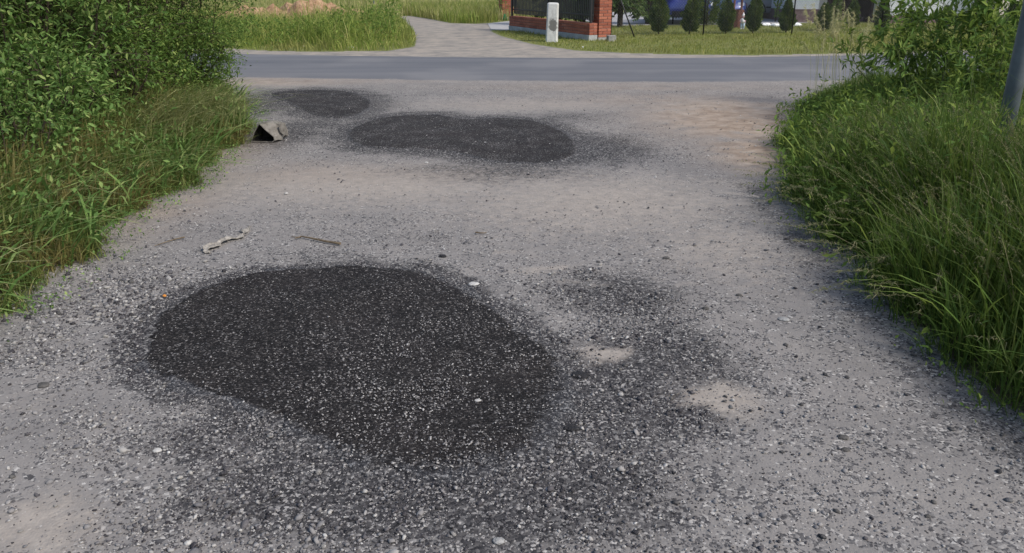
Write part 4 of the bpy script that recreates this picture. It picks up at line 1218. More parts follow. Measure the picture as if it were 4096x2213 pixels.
VL2 = GP([(1640, 64), (1730, 78), (1800, 92), (1900, 95), (1990, 89), (1995, 60), (1990, 35), (1590, 45), (1590, 63)])
x, y = scatter_poly(VL2, 30000)
x, y = x[:9000], y[:9000]
p1 = blades(x, y, hz(x, y), rng.uniform(.25, .6, len(x)), rng.uniform(.1, .5, len(x)), rng.uniform(0, 6.28, len(x)), rng.uniform(.015, .03, len(x)), (0, .5))
grass('verge_grass', 'fresh green grass strip between the side track and the meadow', [p1], M_GRASS_FAR)

x = rng.uniform(-32, 2.0, 42000)
y = 33 + rng.uniform(0, 1, len(x)) ** 1.7 * 75
k = (np.abs(x + 1) < 0.75 * y) & ~inside(TRACK, x, y) & (y > 35 - 6 * (x > -4.5))
x, y = x[k], y[k]
p1 = blades(x, y, hz(x, y), rng.uniform(.25, .6, len(x)), rng.uniform(.1, .5, len(x)), rng.uniform(0, 6.28, len(x)), rng.uniform(.02, .05, len(x)) * (y / 45), (0, .5))
grass('meadow_grass', 'pale flowering meadow grass filling the field behind', [p1], M_FIELD)

VR = np.vstack([GP([(1975, 124), (2000, 140), (2130, 175), (2300, 201), (2480, 211), (2700, 217), (3000, 221), (3400, 213), (3700, 206), (4300, 190)]), GP([(4400, 97), (3500, 97), (3000, 102), (2400, 105), (2060, 125)])])
WALL_A, WALL_B = np.array(G(2372, 163)), np.array(G(2049, 121))
x, y = scatter_poly(VR, 120000)
x, y = x[:46000], y[:46000]
h = rng.uniform(.025, .09, len(x)) * (1 + .5 * wob(x, y, 1.1)) + 0.10 * sstep(.9, .2, y - verge_far(x)) * rng.uniform(0, 1, len(x)) * (x > 2.6) + .16 * sstep(6.5, 9, x) * rng.uniform(.2, 1, len(x)) * (y < 22.5)
p1 = blades(x, y, hz(x, y), h, rng.uniform(.1, .8, len(x)), rng.uniform(0, 6.28, len(x)), rng.uniform(.007, .014, len(x)), (0, .5))
grass('lawn_grass', 'short green verge and lawn grass in front of the garden', [p1], M_LAWN)

# ------------------------------------------------------------------ heap of clay in the field
M_CLAY = NT('red_clay')
c_ = M_CLAY.coord()
f_ = M_CLAY.noise(5.0, 6, 0.7, c_)
M_CLAY = M_CLAY.done(M_CLAY.pbr(M_CLAY.ramp(f_, [(0.3, (0.22, 0.125, 0.075)), (0.5, (0.36, 0.225, 0.14)), (0.75, (0.47, 0.33, 0.22))]), 0.95, 0.1, 0, M_CLAY.bump(f_, 0.8, 0.08)))
def heap(label, px, py, rx, ry, hh, seed):
    cx, cy = G(px, py)
    n = 46
    V, F = [], []
    for i in range(n):
        for j in range(n):
            u, v = 2 * i / (n - 1) - 1, 2 * j / (n - 1) - 1
            q = math.hypot(u, v)
            xx, yy = u * rx, v * ry
            b = max(0, 1 - q ** 1.6)
            z = hh * b * (0.75 + .45 * float(wob(np.array(xx * 1.2), np.array(yy * 1.2), 1.3, seed))) + (0.05 * float(wob(np.array(xx), np.array(yy), 6, seed)) * min(1, b * 3)) + R.gauss(0, .02) * min(1, 3 * b)
            V.append((xx, yy, z if b > 0 else -.05))
    F = [(i * n + j, (i + 1) * n + j, (i + 1) * n + j + 1, i * n + j + 1) for i in range(n - 1) for j in range(n - 1)]
    o = put('clay_heap', mesh('clay_heap', V, F, M_CLAY, False), loc=(cx, cy, 0))
    tag(o, label, 'earth heap', 'heaps of dug clay in the field')
heap('taller reddish clay heap behind the roadside weeds', 1220, 88, 3.0, 1.6, .85, 1)
heap('lower spread of reddish clay left of the taller heap near the hedge', 1010, 92, 2.4, 1.5, 0.55, 2)

# thin pole in the field, plants in green guards
M_BLUEPOLE = plain('painted_post', (0.22, 0.24, 0.30), 0.6, 0.3)
qx, qy = G(1497, 45)
MB().lathe([(.035, -.3), (.035, 1.75), (.03, 1.8)], 10).out('field_post', M_BLUEPOLE, None, True, (qx, qy, 0))
tag(bpy.data.objects['field_post'], 'thin grey-blue post standing in the meadow behind the weeds', 'post')

M_GUARD = plain('green_plastic', (0.07, 0.30, 0.12), 0.5, 0.4, var=0.15)
for i, (px, py, lab) in enumerate(((1996, 79, 'young sapling in a green guard, left one beside the far brick pillar'), (2020, 82, 'young sapling in a green guard in front of the far brick pillar'))):
    x, y = G(px, py)
    root = thing('guarded_sapling', lab, 'sapling', (x, y, 0), 0, 'saplings in green guards')
    MB().lathe([(.085, 0), (.07, .12), (.055, .22), (.05, .24)], 12).out('guard', M_GUARD, root, True)
    MB().tube([(0, 0, 0), (.01, 0, .5), (-.01, .01, 1.05)], [.014, .01, .005], 6).out('stem', M_TWIG, root, True)
    P = np.column_stack([rng.normal(0, .10, 60), rng.normal(0, .10, 60), rng.uniform(.35, 1.15, 60)])
    V, F = leaves(P, rng.normal(0, 1, (60, 3)), norm(np.array([0, 0, 1.]) + rng.normal(0, .5, (60, 3))), np.full(60, .09), np.full(60, .04), False)
    tag(put('leaves', mesh('leaves', V, F, M_SAPLING), root), kind='stuff')

# ------------------------------------------------------------------ brick boundary
def brick_material():
    n = NT('red_clinker')
    c = n.coord()
    col = n.ramp(n.objrand(), [(0.0, (0.22, 0.066, 0.040)), (0.5, (0.33, 0.105, 0.062)), (1.0, (0.41, 0.15, 0.092))])
    f = n.noise(26.0, 4, 0.6, c)
    col = n.mix(n.math('MULTIPLY', n.step(f, 0.45, 0.75), 0.35), col, (0.16, 0.05, 0.04))
    return n.done(n.pbr(col, 0.75, 0.3, 0, n.bump(f, 0.3, 0.006)))
M_BRICK = brick_material()
M_MORTAR = plain('mortar', (0.19, 0.145, 0.125), 0.95, 0.1, var=0.2, scale=30)
M_CONC = plain('concrete', (0.36, 0.365, 0.36), 0.92, 0.15, var=0.22, scale=5, bump=0.2)
M_CONC_D = plain('old_concrete', (0.26, 0.255, 0.24), 0.92, 0.15, var=0.3, scale=7, bump=0.3)
M_BLACK = plain('black_paint', (0.014, 0.014, 0.017), 0.45, 0.4, var=0.25, scale=8, bump=0.05)
BL, BH, BD, JT = 0.25, 0.066, 0.12, 0.011

def brick_mesh(L, H=BH, D=BD):
    b = MB().box(-L / 2, L / 2, -D / 2, D / 2, 0, H, 0.006)
    return mesh('brick', b.V, b.F, M_BRICK)
BR_FULL, BR_HALF = brick_mesh(BL), brick_mesh(0.12)
BR_CAP = {}

def lay(me, root, x, y, z, rz):
    o = bpy.data.objects.new('brick', me)
    COL.objects.link(o)
    o.parent = root
    o.location = (x + R.gauss(0, .0012), y + R.gauss(0, .0012), z + R.gauss(0, .0008))
    o.rotation_euler = (R.gauss(0, .006), R.gauss(0, .006), rz + R.gauss(0, .005))

def pillar(label, x, y, ang, courses, z0):
    root = thing('brick_pillar', label, 'pillar', (x, y, 0), ang, 'brick pillars of the boundary')
    S = 0.38
    MB().box(-S / 2 + .012, S / 2 - .012, -S / 2 + .012, S / 2 - .012, z0 - .02, z0 + courses * (BH + JT)).out('mortar_core', M_MORTAR, root)
    MB().box(-S / 2 - .015, S / 2 + .015, -S / 2 - .015, S / 2 + .015, -.2, z0 - .004, .01).out('footing', M_CONC_D, root)
    MB().box(-S / 2 - .04, S / 2 + .04, -S / 2 - .04, S / 2 + .04, z0 + courses * (BH + JT), z0 + courses * (BH + JT) + .06, .012).out('cap', M_CONC, root)
    for k in range(courses):
        z = z0 + k * (BH + JT) + .004
        for q in range(4):
            a = q * math.pi / 2
            # pinwheel: a full and a half brick on each face, swapped each course
            ca, sa = math.cos(a), math.sin(a)
            for me, u in ((BR_FULL, -S / 2 + BL / 2), ) if k % 2 == 0 else ((BR_FULL, S / 2 - BL / 2), ):
                v = -S / 2 + BD / 2
                lay(me, root, u * ca - v * sa, u * sa + v * ca, z, a)
    return root

wd = (WALL_B - WALL_A)
WL = float(np.linalg.norm(wd))
WANG = math.atan2(wd[1], wd[0])
pc = np.array(G(2405, 160)) + np.array([0.0, 0.10])
pillar('tall red brick pillar at the road corner of the boundary wall', pc[0], pc[1], WANG - math.pi, 24, 0.07)
fp = np.array(G(2019, 76))
pillar('far red brick pillar at the left end of the boundary beside the meadow', fp[0], fp[1], WANG - math.pi, 24, 0.07)

def brick_wall(label, A, B, courses, zf, group):
    d = B - A
    L = float(np.linalg.norm(d))
    a = math.atan2(d[1], d[0])
    root = thing('brick_wall', label, 'wall', (A[0], A[1], 0), a, group)
    MB().box(0, L, -.13, .13, -.3, zf, .008).out('foundation', M_CONC, root)
    MB().box(.01, L - .01, -.105, .105, zf - .004, zf + courses * (BH + JT) - .01).out('mortar_core', M_MORTAR, root)
    for k in range(courses):
        z = zf + k * (BH + JT) + .004
        u = -BL / 2 * (k % 2)
        while u < L - .02:
            a0, b0 = max(0, u), min(L, u + BL)
            if b0 - a0 > .06:
                me = BR_FULL if b0 - a0 > BL - .01 else BR_HALF
                for v in (-.12 + BD / 2 - .002, .12 - BD / 2 + .002):
                    lay(me, root, (a0 + b0) / 2, v, z, 0)
            u += BL + JT
    return root, L, a

brick_wall('low red brick wall on a pale footing between the road pillar and the yard entrance', WALL_A, WALL_B, 4, 0.14, 'low brick walls of the boundary')
WC, WD2 = np.array(G(2030, 74)), np.array(G(2064, 70))
brick_wall('short low brick wall beside the far brick pillar', WC, WD2, 4, 0.10, 'low brick walls of the boundary')

def picket_panel(label, A, B, z0, z1, group):
    d = B - A
    L = float(np.linalg.norm(d))
    root = thing('picket_fence', label, 'fence', (A[0], A[1], 0), math.atan2(d[1], d[0]), group)
    b = MB().box(-.031, .031, -.009, .009, z0, z1, .004)
    pm = mesh('picket', b.V, b.F, M_BLACK)
    n = int(L / 0.097)
    for i in range(n):
        o = put('picket', pm, root, ((i + .5) * L / n, -.03, R.gauss(0, .003)))
    for z in (z0 + .12, z1 - .2):
        MB().box(0, L, -.018, .018, z, z + .04, .004).out('rail', M_BLACK, root)
    for u in (0.03, L / 2, L - .03):
        MB().box(u - .03, u + .03, .02, .07, z0 - .06, z1 + .02, .004).out('post', M_BLACK, root)

picket_panel('black metal picket fence standing on the low brick wall behind the concrete post', WALL_A + wd / WL * .05, WALL_B - wd / WL * .05, 0.50, 1.75, 'black metal picket fences')
picket_panel('short black picket piece beside the far brick pillar', WC, WD2, 0.46, 1.7, 'black metal picket fences')
# leaf of the gate standing open at the yard entrance
M_APRON = plain('concrete_apron', (0.37, 0.36, 0.35), 0.95, 0.1, var=0.12, scale=4)
ap = GP([(1950, 95), (2047, 84.5), (2049, 122), (1964, 119.5)])
V = [(p[0], p[1], .012) for p in ap] + [(p[0], p[1], -.1) for p in ap]
tag(put('entrance_pavement', mesh('entrance_pavement', V, [(0, 1, 2, 3)[::-1], (0, 1, 5, 4), (1, 2, 6, 5), (2, 3, 7, 6), (3, 0, 4, 7)], M_APRON)), 'pale concrete apron at the yard entrance', kind='structure')

# concrete post
def white_concrete():
    n = NT('worn_white_concrete')
    c = n.coord()
    f = n.noise(9.0, 5, 0.7, c)
    col = n.ramp(f, [(0.25, (0.44, 0.44, 0.43)), (0.6, (0.60, 0.60, 0.58)), (0.8, (0.68, 0.67, 0.65))])
    st = n.noise(7.0, 5, 0.7, n.node('ShaderNodeMapping', {'Vector': c, 'Scale': (2.0, 2.0, .35)}).outputs[0])
    col = n.mix(n.math('MULTIPLY', n.step(st, .5, .7), .45), col, (0.27, 0.25, 0.225))
    # chipped patch on the front
    off = n.node('ShaderNodeVectorMath', {0: c, 1: (0.03, -0.15, 0.42)}, operation='SUBTRACT').outputs[0]
    sc = n.node('ShaderNodeVectorMath', {0: off, 1: (9.0, 1.5, 6.0)}, operation='MULTIPLY').outputs[0]
    ln = n.node('ShaderNodeVectorMath', {0: sc}, operation='LENGTH').outputs['Value']
    chip = n.step(n.math('ADD', ln, n.math('MULTIPLY', n.math('SUBTRACT', n.noise(16.0, 4, .7, c), .5), 2.2)), 1.25, .7)
    col = n.mix(n.math('MULTIPLY', chip, .85), col, (0.10, 0.095, 0.085))
    return n.done(n.pbr(col, 0.9, 0.2, 0, n.bump(n.math('ADD', f, n.math('MULTIPLY', chip, -1.5)), .35, .012)))
bx, by = G(2208, 169)
bp = MB()
top = lift(11, by + .05) / 1.082
rr = []
for z, s in ((-.3, .155), (.0, .155), (.35, .150), (.75, .147), (1.02, .145), (1.055, .140), (1.075, .120), (1.082, .09)):
    w = s
    c = .035
    z = z * top if z > 0 else z
    rr.append([(-w + c, -w, z), (w - c, -w, z), (w, -w + c, z), (w, w - c, z), (w - c, w, z), (-w + c, w, z), (-w, w - c, z), (-w, -w + c, z)])
bp.loft(rr)
o = bp.out('concrete_post', white_concrete(), None, False, (bx, by + .15, 0), math.radians(-6))
o.rotation_euler = (0, math.radians(1.2), math.radians(-6))
tag(o, 'thick white concrete post with chipped dark patches before the brick wall', 'post')

cx, cy = G(2446, 166)
tag(MB().box(-.11, .11, -.09, .09, -.1, .15, .015).out('concrete_block', M_CONC_D, None, False, (cx, cy + .08, 0), .2), 'grey concrete block at the foot of the tall brick pillar', 'block')

# ------------------------------------------------------------------ chain-link fence
def chain_link():
    A = np.array(G(2442, 148))
    stations = [np.array(G(2812, 142)), np.array(G(3166, 137)), np.array(G(3520, 131)), np.array(G(3880, 126)), np.array(G(4250, 121))]
    root = thing('chain_link_fence', 'thin chain-link fence with black posts in front of the thuja row', 'fence', (A[0], A[1], 0))
    pts = [A] + stations
    for p in pts:
        q = p - A
        MB().lathe([(.022, -.3), (.022, 1.55), (.012, 1.57)], 8, (q[0], q[1], 0)).out('post', M_BLACK, root, True)
    foot = np.array(G(2541, 150)) - A
    MB().tube([(foot[0], foot[1], -.05), (.04, .0, 1.45)], .019, 8).out('brace', M_BLACK, root, True)
    w = MB()
    for a, b in zip(pts[:-1], pts[1:]):
        a, b = a - A, b - A
        L = float(np.linalg.norm(b - a))
        H = 1.45
        st = .085
        u = -H
        while u < L:
            for sgn in (1, -1):
                p0, p1 = (u, 0.05), (u + H, .05 + H)
                t0, t1 = max(0, -u / H), min(1, (L - u) / H)
                if t1 - t0 < .02:
                    continue
                e = []
                for t in (t0, t1):
                    s = u + H * t
                    z = .05 + H * (t if sgn > 0 else 1 - t)
                    f = s / L
                    e.append((a[0] + (b[0] - a[0]) * f, a[1] + (b[1] - a[1]) * f + (.002 * sgn), z))
                w.tube(e, .0011, 3, False)
            u += st
    M_WIRE = plain('grey_wire', (0.22, 0.23, 0.24), 0.5, 0.4, 0.3)
    o = w.out('wire_mesh', M_WIRE, root)
    o['kind'] = 'stuff'
chain_link()

# ------------------------------------------------------------------ garden conifers
def cone_tree(name, label, x, y, h, rad, n, material, seed, group, prof, spray=(.10, .035), droop=0.0, trunk=.03, stem=.10, cat='conifer'):
    r = np.random.default_rng(seed)
    root = thing(name, label, cat, (x, y, 0), 0, group)
    root.rotation_euler = (r.normal(0, .03), r.normal(0, .04), r.uniform(0, 6.28))
    k_ = r.uniform(.88, 1.12)
    prof = [(p, min(1.15, q * r.uniform(.82, 1.12))) for p, q in prof]
    rad *= k_
    MB().tube([(0, 0, -.05), (0, 0, h * .5), (0, 0, h * .92)], [trunk, trunk * .7, trunk * .2], 7, False).out('trunk', M_BARK, root, True)
    t = r.uniform(0, 1, n * 2)
    pr = np.interp(t, [p[0] for p in prof], [p[1] for p in prof])
    k = r.uniform(0, 1, len(t)) < pr + .08
    t, pr = t[k][:n], pr[k][:n]
    m = len(t)
    a = r.uniform(0, 6.283, m)
    lump = 1 + .20 * np.sin(3 * a + 9 * t + seed) + .16 * np.sin(5 * a - 17 * t + 2 * seed) + .10 * np.sin(2 * a + 31 * t)
    q = rad * pr * lump * np.sqrt(r.uniform(.15, 1.0, m))
    P = np.column_stack([np.cos(a) * q, np.sin(a) * q, stem * h + t * h * (1 - stem)])
    out = np.column_stack([np.cos(a), np.sin(a), np.full(m, .9 - droop * 2)])
    D = norm(out + r.normal(0, .35, (m, 3)))
    up = norm(np.column_stack([-np.sin(a), np.cos(a), np.zeros(m)]) + r.normal(0, .5, (m, 3)))
    ln = spray[0] * r.uniform(.6, 1.3, m)
    V, F = leaves(P, D, up, ln, ln * spray[1] / spray[0], False)
    tag(put('crown', mesh('crown', V, F, material), root), kind='stuff')

FLAME = [(0, .42), (.10, .70), (.28, 1.0), (.5, .86), (.75, .55), (.9, .28), (1, .05)]
TG = 'thuja row along the chain-link fence'
row = [(2634, 138, -25, 62, 'first dark thuja of the row from the brick pillar'), (2757, 136, -18, 64, 'second thuja from the brick pillar, beside the blue car'),
       (2902, 135, -2, 62, 'thuja standing left of the brown wooden well'), (3010, 134, -22, 64, 'thuja standing right of the garden figurine'),
       (3143, 131, 2, 58, 'thuja in front of the white edging stones, left of a black post'), (3292, 124, 18, 74, 'broad thuja in front of the house corner'),
       (3404, 112, 8, 52, 'small rounded thuja in front of the dark porch'), (3520, 128, -4, 62, 'slim thuja right of the dark porch'),
       (3640, 118, 46, 50, 'short thuja before the white wall behind sapling leaves'), (3776, 112, 28, 58, 'short wide thuja before the white wall'), (3892, 122, 0, 62, 'thuja at the joint of the white and beige walls'),
       (4040, 118, 10, 60, 'last thuja of the row beside the grey pole')]
for i, (px, py, pt, wpx, lab) in enumerate(row):
    x, y = G(px, py)
    dep = y * math.cos(PITCH) + HEIGHT * math.sin(PITCH)
    cone_tree('thuja', lab, x, y, max(.45, lift(pt, y)) * R.uniform(.98, 1.05), wpx / FOC * dep * .5 * .9, 3600, M_THUJA, 60 + i, TG, FLAME, (.085, .035), 0, .022, .055, 'thuja')

ROUND = [(0, .55), (.15, .9), (.4, 1.0), (.7, .8), (1, .15)]
x, y = G(2826, 104)
cone_tree('round_conifer', 'dark rounded conifer behind the thuja row in front of the blue car', x, y, 1.9, .42, 2600, M_THUJA, 80, None, ROUND, (.09, .04), 0, .03, .02)
x, y = G(2690, 98)
cone_tree('round_conifer', 'yellowish green bush left of the blue car', x, y, 1.7, .36, 1700, M_SPRUCE, 81, None, ROUND, (.09, .045), 0, .03, .12, 'bush')
x, y = G(3100, 88)
cone_tree('garden_tree', 'small light green garden tree behind the white edging stones', x, y, 2.2, .5, 1500, M_SAPLING, 82, None, [(0, .0), (.3, .2), (.45, .9), (.7, 1), (1, .3)], (.10, .05), 0, .03, .05, 'tree')
x, y = G(3335, 90)
cone_tree('garden_bush', 'little yellow-green bush beside the porch', x, y, .95, .22, 600, M_SAPLING, 83, None, ROUND, (.07, .04), 0, .015, .03, 'bush')
x, y = G(2872, 100)
cone_tree('garden_bush', 'little yellowish bush left of the brown wooden well', x, y, .85, .22, 700, M_SPRUCE, 84, None, ROUND, (.07, .04), 0, .015, .03, 'bush')

def spruce(label, x, y, h, rad, seed, low=.12, dens=1.0):
    r = np.random.default_rng(seed)
    root = thing('spruce_tree', label, 'tree', (x, y, 0), 0, 'spruces behind the boundary')
    MB().tube([(0, 0, -.1), (.02, 0, h * .5), (0, 0, h)], [.10, .07, .015], 8, False).out('trunk', M_BARK, root, True)
    br = MB()
    P, D = [], []
    nb = int(150 * dens)
    for i in range(nb):
        t = low + (1 - low) * i / nb
        a = r.uniform(0, 6.283)
        L = rad * (1 - t) ** .7 * r.uniform(.75, 1.1) + .1
        z0 = t * h
        s = np.array([math.cos(a), math.sin(a), 0])
        pts = [s * L * u + np.array([0, 0, z0 + L * (.18 * u - .42 * u * u)]) for u in (0, .35, .7, 1)]
        br.tube(pts, [.018, .013, .008, .003], 4, False)
        pts = np.array(pts)
        nl = int(46 * L / rad * dens) + 8
        u = r.uniform(.12, 1, nl)
        pp = np.column_stack([np.interp(u, (0, .35, .7, 1), pts[:, c]) for c in range(3)])
        sd = np.cross(s, (0, 0, 1))
        pp += sd[None] * (r.uniform(-1, 1, nl) * .22 * L * (1.1 - u))[:, None]
        P.append(pp)
        D.append(norm(s[None] * .6 + sd[None] * r.normal(0, .5, nl)[:, None] + np.array([0, 0, -.75]) + r.normal(0, .2, (nl, 3))))
    P, D = np.vstack(P), np.vstack(D)
    m = len(P)
    ln = .15 * r.uniform(.6, 1.3, m)
    V, F = leaves(P, D, norm(r.normal(0, 1, (m, 3))), ln, ln * .3, False)
    br.out('branches', M_BARK, root)
    tag(put('crown', mesh('crown', V, F, M_SPRUCE), root), kind='stuff')
x, y = G(2230, 108)
spruce('dense spruce behind the black picket fence left of the tall pillar', x + .1, y + .6, 3.6, 1.05, 91, .10, 1.15)
x, y = G(2340, 112)
spruce('spruce crowding the picket fence next to the tall brick pillar', x, y + 1.2, 3.4, .95, 92, .12)
x, y = G(2455, 112)
spruce('dark spruce right behind the tall brick pillar and slanted brace', x + .25, y + .4, 3.6, 1.0, 93, .16, 1.1)
x, y = G(2590, 98)
spruce('drooping spruce between the brace and the first thuja', x, y, 3.3, .95, 94, .12, 1.1)

# ------------------------------------------------------------------ yard, house
M_YARD = plain('yard_paving', (0.36, 0.35, 0.35), 0.95, 0.1, var=0.15, scale=3)
yp = GP([(2440, 103), (3040, 97), (3205, 92), (3400, 86), (3600, 84)])
y0 = [(p[0], p[1]) for p in yp]
V = [(a, b, .014) for a, b in y0] + [(12.5, 40, .014), (1.0, 42, .014)]
V = V + [(v[0], v[1], -.1) for v in V]
nv = len(V) // 2
F = [tuple(range(nv))] + [(i, i + nv, (i + 1) % nv + nv, (i + 1) % nv) for i in range(nv)]
tag(put('yard_pavement', mesh('yard_pavement', V, F, M_YARD)), 'pale paved yard behind the garden', kind='structure')

M_WALL = plain('white_render', (0.74, 0.745, 0.75), 0.9, 0.15, var=0.06, scale=5, bump=0.15)
M_WALL_G = plain('grey_wall_return', (0.50, 0.49, 0.48), 0.9, 0.15, var=0.08, scale=5)  # wall return coloured greyer than the white front
M_BEIGE = plain('beige_render', (0.58, 0.53, 0.46), 0.9, 0.15, var=0.08, scale=5)
M_PLINTH = plain('brown_plinth', (0.20, 0.135, 0.13), 0.85, 0.2, var=0.25, scale=9)
M_DARKWOOD = plain('dark_brown_boards', (0.060, 0.038, 0.034), 0.7, 0.3, var=0.35, scale=8)
M_ROOF = plain('roof_tiles', (0.20, 0.10, 0.08), 0.8, 0.2)
def house():
    ax_, ay_ = G(3178, 90)
    root = thing('house', 'white rendered house with brown plinth and dark porch behind the garden', 'house', (ax_, ay_, 0))
    def X(px):
        return (px - 2048) / FOC * (ay_ * math.cos(PITCH) + HEIGHT * math.sin(PITCH) - .1) - ax_
    x1, x2, x3, x4 = X(3272), X(3338), X(3372), X(3505)
    MB().box(-.2, x1, .02, 6, .44, 3.0).out('wall', M_WALL, root)
    MB().box(-.2, x1 + .004, .0, 6.004, -.1, .437).out('plinth', M_PLINTH, root)
    MB().box(-.23, x1 + .02, -.03, .02, .437, .475, .006).out('plinth_ledge', M_PLINTH, root)
    MB().box(x1 + .006, x2, .9, 6, -.1, 3.0).out('wall', M_WALL_G, root)
    MB().box(x1 + .01, x2 + .02, .87, .9, -.1, .30).out('plinth', M_PLINTH, root)
    # porch with board wall and two steps
    MB().box(x2 + .004, x4, 1.8, 6, -.1, 3.0).out('porch_wall', M_DARKWOOD, root)
    n = 9
    for i in range(n):
        z = .30 + i * .17
        MB().box(x2 + .05, x4 - .05, 1.77, 1.796, z, z + .16, .008).out('board', M_DARKWOOD, root)
    MB().box(x3 - .1, x4 - .06, .8, 1.76, -.1, .15, .012).out('step', M_PLINTH, root)
    MB().box(x3 - .1, x4 - .06, 1.1, 1.76, .154, .28, .012).out('step', M_PLINTH, root)
    MB().box(x2 + .01, x2 + .15, .95, 1.09, -.1, 2.8, .01).out('porch_post', M_DARKWOOD, root)
    MB().box(x4 - .12, x4 - .004, .3, 1.76, -.1, 3.0).out('corner_post', M_DARKWOOD, root)
    # long wing on the right
    x5, x6 = X(3900), X(4700)
    MB().box(x4 + .004, x5, -.4, 6, .26, 3.0).out('wall', M_WALL, root)
    MB().box(x4 + .004, x5, -.42, 6, -.1, .256).out('plinth', M_PLINTH, root)
    MB().box(x5 + .004, x6, -1.3, 6, .06, 3.0).out('wall', M_BEIGE, root)
    MB().box(x5 + .004, x6, -1.32, 6, -.1, .056).out('plinth', M_PLINTH, root)
    MB().loft([[(-.6, -1.7, 3.004), (x6 + .4, -1.7, 3.004), (x6 + .4, 6.4, 3.004), (-.6, 6.4, 3.004)], [(1.2, 2.0, 5.0), (x6 - 1.4, 2.0, 5.0), (x6 - 1.4, 2.6, 5.0), (1.2, 2.6, 5.0)]]).out('roof', M_ROOF, root)
house()

# white stones edging the bed
M_WSTONE = plain('whitewashed_stone', (0.78, 0.78, 0.77), 0.85, 0.2, var=0.08, scale=10)
for i, (px, py, w, hp, lab) in enumerate(((3062, 104, 44, 22, 'whitewashed edging stone furthest left, right of the figurine thuja'), (3100, 106, 40, 22, 'whitewashed edging stone second from the left'), (3180, 106, 54, 26, 'long whitewashed edging stone right of a black post'),
                                          (2876, 94, 14, 12, 'little white stone left of the brown wooden well'), (3128, 108, 30, 18, 'whitewashed edging stone partly behind a thuja'))):
    rock('edging_stone', lab, 'stone', px, py, w, hp * 1.4, M_WSTONE, .05, 2, 'whitewashed edging stones')

# wooden well and figurine
M_REDWOOD = plain('stained_boards', (0.115, 0.048, 0.036), 0.7, 0.3, var=0.3, scale=9)
x, y = G(2950, 113)
well = thing('garden_well', 'brown stained wooden garden well with two posts in the garden', 'garden well', (x, y + .2, 0), .15)
n = 12
for i in range(n):
    a = 2 * math.pi * i / n
    ca, sa = math.cos(a), math.sin(a)
    hw = .2 * math.tan(math.pi / n) * .96
    b = MB()
    V = []
    for z, rr_ in ((-.02, .185), (.58, .205)):
        for u, v in ((-hw, rr_ - .012), (hw, rr_ - .012), (hw, rr_ + .012), (-hw, rr_ + .012)):
            V.append((v * ca - u * sa, v * sa + u * ca, z))
    b.add(V, [(3, 2, 1, 0), (4, 5, 6, 7), (0, 1, 5, 4), (1, 2, 6, 5), (2, 3, 7, 6), (3, 0, 4, 7)])
    b.out('stave', M_REDWOOD, well)
for s in (-1, 1):
    MB().box(s * .13 - .03, s * .13 + .03, -.03, .03, .02, 1.5, .006).out('post', M_REDWOOD, well)
MB().tube([(-.2, 0, 1.1), (.2, 0, 1.1)], .03, 8).out('windlass', M_REDWOOD, well)
MB().box(-.16, .16, -.16, .16, .30, .34).out('inner_floor', M_REDWOOD, well)

M_FIGW = plain('painted_white', (0.70, 0.67, 0.66), 0.6, 0.3, var=0.1)
M_FIGP = plain('painted_pink', (0.62, 0.40, 0.40), 0.6, 0.3, var=0.15)
M_FIGB = plain('painted_blue', (0.40, 0.50, 0.60), 0.6, 0.3, var=0.15)
x, y = G(2966, 118)
fig = thing('garden_figurine', 'small painted garden figurine in white top and pale blue trousers beside the well', 'figurine', (x + .02, y, 0), -.3)
for s in (-1, 1):
    MB().tube([(s * .035, 0, .02), (s * .038, 0, .10), (s * .03, 0, .20)], [.026, .034, .040], 8).out('leg', M_FIGB, fig, True)
    MB().tube([(s * .035, -.045, .012), (s * .035, 0, .02), (s * .035, .02, .02)], [.016, .024, .018], 8).out('shoe', M_FIGW, fig, True)
    MB().tube([(s * .065, 0, .32), (s * .088, -.015, .26), (s * .06, -.06, .23)], [.022, .018, .014], 8).out('arm', M_FIGP, fig, True)
MB().lathe([(.05, .19), (.072, .22), (.07, .28), (.055, .34), (.02, .36)], 12).out('torso', M_FIGW, fig, True)
MB().lathe([(.018, .35), (.04, .37), (.048, .40), (.040, .435), (.015, .45)], 12).out('head', M_FIGP, fig, True)
MB().lathe([(.052, .425), (.046, .44), (.026, .48), (.006, .53)], 12).out('cap', M_FIGW, fig, True)

